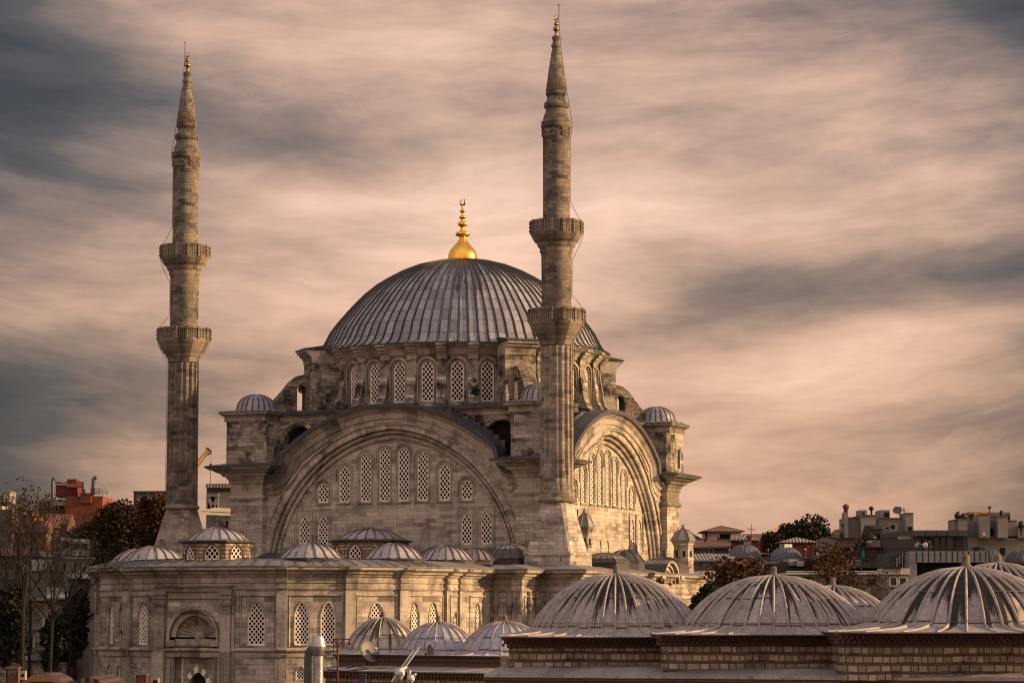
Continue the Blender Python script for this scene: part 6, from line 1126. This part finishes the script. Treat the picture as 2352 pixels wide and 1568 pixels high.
# white modern building with V braces, crane
def fV(x, y): return (480+x/4.614)/1.08844, (1080+y/4.614)/1.08844
f3 = fV
t = root3('modern_building', 'white modern building with V shaped braces between the farther minaret and the hall', 'building', 300, 420); mb = MB(); B3(mb, 300, 520, 690, 1250, 420, 12, 0, 0, True); B3(mb, 160, 305, 940, 1250, 424, 10, 0, 0, True); bw(mb, 'wall', PALE, t); mb = MB(); B3(mb, 158, 520, 592, 640, 418, 12); bw(mb, 'roof', COR, t); mb = MB(); B3(mb, 168, 520, 640, 700, 420.5, 10); bw(mb, 'glazed_storey', DGLASS, t)
mb = MB(); [mb.bar(p3(*a, 419.5), p3(*b, 419.5), .6) for a, b in (((185, 745), (242, 868)), ((300, 745), (245, 868)))]; B3(mb, 165, 305, 702, 742, 419, 3); B3(mb, 163, 182, 742, 880, 419.4, 1.2); B3(mb, 290, 306, 742, 880, 419.4, 1.2); bw(mb, 'v_brace', PALE, t); mb = MB(); B3(mb, 182, 292, 740, 880, 421, 3); bw(mb, 'recess', DARK, t)
mb = MB(); a = [p3(55, 905, 412), p3(270, 868, 416), p3(445, 880, 420), p3(445, 962, 420), p3(272, 912, 416), p3(55, 945, 412)]; mb.face([a[0], a[1], a[4], a[5]]); mb.face([a[1], a[2], a[3], a[4]]); b = [p+Vector((6, 8, 0)) for p in a]; mb.face([a[0], b[0], b[1], a[1]]); mb.face([a[5], a[4], b[4], b[5]]); mb.face([a[4], a[3], b[3], b[4]]); bw(mb, 'balcony', PALE, t); wins(t, [(312, 356, 1026, 1120), (382, 424, 1018, 1120)], 420, DARK)
[setattr(w_, 'name', w_.name) for w_ in ()]
t = root3('crane', 'yellow lattice crane boom with a hanging hook block against the sky', 'crane', 0, 600); Yk = 600.; J0, J1 = p3(-190, 680, Yk), p3(195, 205, Yk); d = (J1-J0).normalized(); n_ = Vector((-d.z, 0, d.x)); mb = MB(); w = 1.15; K = 40
for e in (-1, 1):
    for yo in (-.5, .5): mb.bar(J0+n_*e*w/2*1.0+Vector((0, yo, 0)), J1+n_*e*w*.32+Vector((0, yo, 0)), .16)
for i in range(K):
    f0, f1 = i/K, (i+1)/K; w0, w1 = w/2*(1-.36*f0), w/2*(1-.36*f1); A, B = J0+(J1-J0)*f0, J0+(J1-J0)*f1; s_ = 1 if i % 2 else -1
    mb.bar(A+n_*w0*s_+Vector((0, -.5, 0)), B-n_*w1*s_+Vector((0, -.5, 0)), .1); mb.bar(A-n_*w0+Vector((0, .5, 0)), A+n_*w0+Vector((0, -.5, 0)), .09)
bw(mb, 'boom', YEL, t); mb = MB(); mb.bar(p3(170, 190, Yk), p3(222, 225, Yk), .5); mb.bar(p3(178, 262, Yk), p3(222, 240, Yk), .25); mb.bar(p3(215, 215, Yk), p3(222, 250, Yk), .2); c = p3(180, 192, Yk); mb.lathe([(.05, c.z-.3), (.4, c.z-.2), (.4, c.z+.2), (.05, c.z+.3)], 10, c.x, c.y); bw(mb, 'boom_head', IRON, t)
mb = MB(); mb.tube([p3(219, 250, Yk), p3(218, 365, Yk)], .05, 4); mb.tube([p3(214, 420, Yk), p3(213, 760, Yk)], .06, 4); bw(mb, 'hoist_rope', IRON, t); c = p3(217, 380, Yk); mb = MB(); mb.lathe([(.03, c.z+.45), (.2, c.z+.35), (.40, c.z+.1), (.36, c.z-.1), (.15, c.z-.45), (.2, c.z-.65), (.12, c.z-.85), (.02, c.z-.95)], 12, c.x, Yk); bw(mb, 'hook_block', RED, t)
mb = MB(); q0, q1 = p3(-190, 680, Yk), Vector((p3(-190, 680, Yk).x, Yk, 0)); mb.bar(q1, q0, 2.5); bw(mb, 'mast', YEL, t)
f3 = _f3

# ------------------------------------------------------------------ trees
DGREEN = leafmat('dark_evergreen_leaves', (.009, .012, .007), (.020, .026, .013), (.040, .042, .019)); AUT = leafmat('autumn_leaves', (.022, .015, .008), (.052, .028, .012), (.125, .052, .015)); AUTB = leafmat('brown_autumn_leaves', (.016, .012, .008), (.032, .021, .012), (.065, .034, .015)); BLK = leafmat('near_black_leaves', (.008, .010, .007), (.018, .020, .012), (.04, .036, .018))  # last leaf set is near black throughout
def tree(label, u, v0, v1, uw, Y, leaf, nleaf, size, seed, bare=False, sparse=1., name='tree', group=None, blobs=9, twigs=0, zbase=0., dens_low=False):
    """tapered trunk with limbs; crown of leaf clumps in uneven lobes between v0 (top) and v1 (bottom of crown)"""
    r = random.Random(seed); top = ptY(u, v0, Y); bot = ptY(u, v1, Y); W = (ptY(u+uw, v1, Y).x-ptY(u-uw, v1, Y).x)/2; H = top.z-bot.z; t = thing(name, label, 'tree', (bot.x, Y, zbase), 0, group)
    mb = MB(); base = Vector((bot.x, Y, zbase)); cz = bot.z+H*.45; lobes = []
    tr = (.016*H+.06) if bare else (.03*H+.12); mb.tube([base, base+(Vector((bot.x+r.uniform(-.3, .3), Y, bot.z))-base)*.6, Vector((bot.x, Y, bot.z+H*.15)), Vector((bot.x+r.uniform(-.5, .5), Y, cz))], [tr, tr*.8, tr*.6, tr*.25], 7)
    def branch(p, d, L, rad, depth):
        q = p+d*L; m = p+d*L*.5+Vector((r.uniform(-1, 1), r.uniform(-1, 1), r.uniform(-.3, .6)))*L*.07; mb.tube([p, m, q], [rad, rad*.75, rad*.5], 5 if depth < 2 else 3)
        if depth < (5 if bare else 2):
            for k in range(3 if depth < 4 else 2):
                dd = (d+Vector((r.uniform(-1, 1), r.uniform(-1, 1), r.uniform(-.35, .75)))*.62).normalized(); branch(p+(q-p)*r.uniform(.45, 1), dd, L*r.uniform(.55, .75), rad*.5, depth+1)
        else: tips.append(q)
    tips = []
    for k in range(7 if bare else 5):
        an = 2*PI*k/(7 if bare else 5)+r.uniform(-.4, .4); el = r.uniform(.5, 1.25); branch(Vector((bot.x, Y, bot.z-H*.05+H*.3*r.random())), Vector((math.cos(an)*math.cos(el)*W/H*1.6, math.sin(an)*math.cos(el)*W/H*1.6, math.sin(el))).normalized(), (H*.42 if bare else H*.3), tr*.45, 0)
    bw(mb, 'trunk', BARK, t)
    for k in range(blobs):
        a = r.uniform(0, 2*PI); f = r.uniform(.1, .75) if k else 0; z = bot.z+H*r.uniform(.18, .78); kz = 1-abs((z-bot.z)/H-.42)*.9; lobes.append((Vector((bot.x+W*f*math.cos(a)*kz, Y+W*f*math.sin(a)*kz, z)), W*r.uniform(.30, .62), H*r.uniform(.17, .32)))
    mb = MB()
    for i in range(nleaf):
        if bare: c = r.choice(tips)+Vector((r.gauss(0, 1), r.gauss(0, 1), r.gauss(0, 1)))*size*1.5
        else:
            c0, rw, rh = r.choice(lobes); dv = Vector((r.gauss(0, 1), r.gauss(0, 1), r.gauss(0, 1))).normalized()*(r.random()**(.45)); c = c0+Vector((dv.x*rw, dv.y*rw, dv.z*rh))
        s = size*r.uniform(.6, 1.35); x = Vector((r.gauss(0, 1), r.gauss(0, 1), r.gauss(0, .7))).normalized(); y = x.cross(Vector((r.gauss(0, 1), r.gauss(0, 1), r.gauss(0, 1)))).normalized()
        mb.face([c-x*s*.5-y*s*.1, c-y*s*.36, c+x*s*.55, c+y*s*.36]) if not bare else mb.face([c-x*s*.5, c-y*s*.3, c+x*s*.5, c+y*s*.3])
    o = bw(mb, 'crown', leaf, t); return t
G1 = 'autumn trees left of the farther minaret'
tree('autumn tree with orange top beside the farther minaret, right of its group', 345, 1140, 1310, 56, 292, AUT, 12000, .42, 11, group=G1, blobs=16); tree('brown autumn tree in the middle of its group left of the minaret', 285, 1150, 1310, 62, 300, AUTB, 12000, .42, 12, group=G1, blobs=16); tree('brown autumn tree below the orange house, at the left of its group', 215, 1180, 1320, 70, 310, AUTB, 12000, .42, 13, group=G1, blobs=16)
tree('small dark tree standing against the roofs right of the cream cabinets', 255, 1252, 1330, 40, 250, BLK, 2600, .5, 14, blobs=9); tree('dense dark tree hugging the left end of the curved courtyard wall', 168, 1335, 1520, 42, 224, BLK, 5200, .5, 15, blobs=18); tree('dark hanging tree just left of the dense dark tree at lower left', 128, 1400, 1540, 36, 214, BLK, 3000, .45, 16, blobs=12)
tree('tall bare tree with pale twigs and a few leaves at the left edge', 52, 1150, 1440, 95, 190, AUTB, 320, .2, 17, True, zbase=0); tree('second bare tree with a spreading crown of fine branches at lower left', 120, 1200, 1450, 90, 200, AUTB, 260, .2, 18, True); tree('bare tree partly hidden by the dark trees, nearest the courtyard wall', 160, 1230, 1450, 60, 216, AUTB, 250, .2, 29, True); tree('dark tree behind the bare branches at mid left', 60, 1290, 1440, 70, 285, BLK, 4200, .5, 31, blobs=14); tree('slender bare young tree rising highest at the upper left corner of the roofs', 70, 1130, 1300, 24, 240, AUTB, 500, .3, 19, True); tree('dark bushy tree at the very left edge by the bottom', 18, 1330, 1530, 50, 205, BLK, 3800, .45, 20, blobs=12)
tree('brown autumn tree rising behind the others beside the flat dark building', 318, 1152, 1320, 60, 312, AUTB, 9000, .42, 41, group=G1, blobs=18); tree('brown autumn tree in front of the pale cornice house, right of the orange house', 250, 1168, 1325, 58, 304, AUTB, 9000, .42, 42, group=G1, blobs=18); tree('autumn bush glimpsed behind the small turret dome right of the farther minaret', 500, 1285-60, 1290, 26, 330, AUT, 1800, .5, 21, blobs=8)
tree('large dark round tree on the right skyline', 1855, 1186, 1305, 78, 410, DGREEN, 14000, .6, 22, blobs=24); tree('thin yellowing tree left of the dark round tree on the skyline', 1768, 1212, 1285, 36, 404, AUTB, 2400, .45, 23, blobs=9)
tree('orange leaved tree between the mosque and the second big lead dome', 1700, 1284, 1440, 100, 226, AUT, 9000, .40, 24, blobs=30); tree('lower dark green tree in front of the orange one beside the gallery cornice', 1622, 1340, 1450, 44, 222, DGREEN, 4600, .42, 25, blobs=12)
tree('sparse orange tree with bare branches before the long pale building', 1905, 1262, 1400, 50, 270, AUT, 1600, .34, 26, True); tree('nearly leafless tree in the gap between the second and third big domes', 1985, 1310, 1430, 60, 262, AUTB, 600, .3, 27, True)
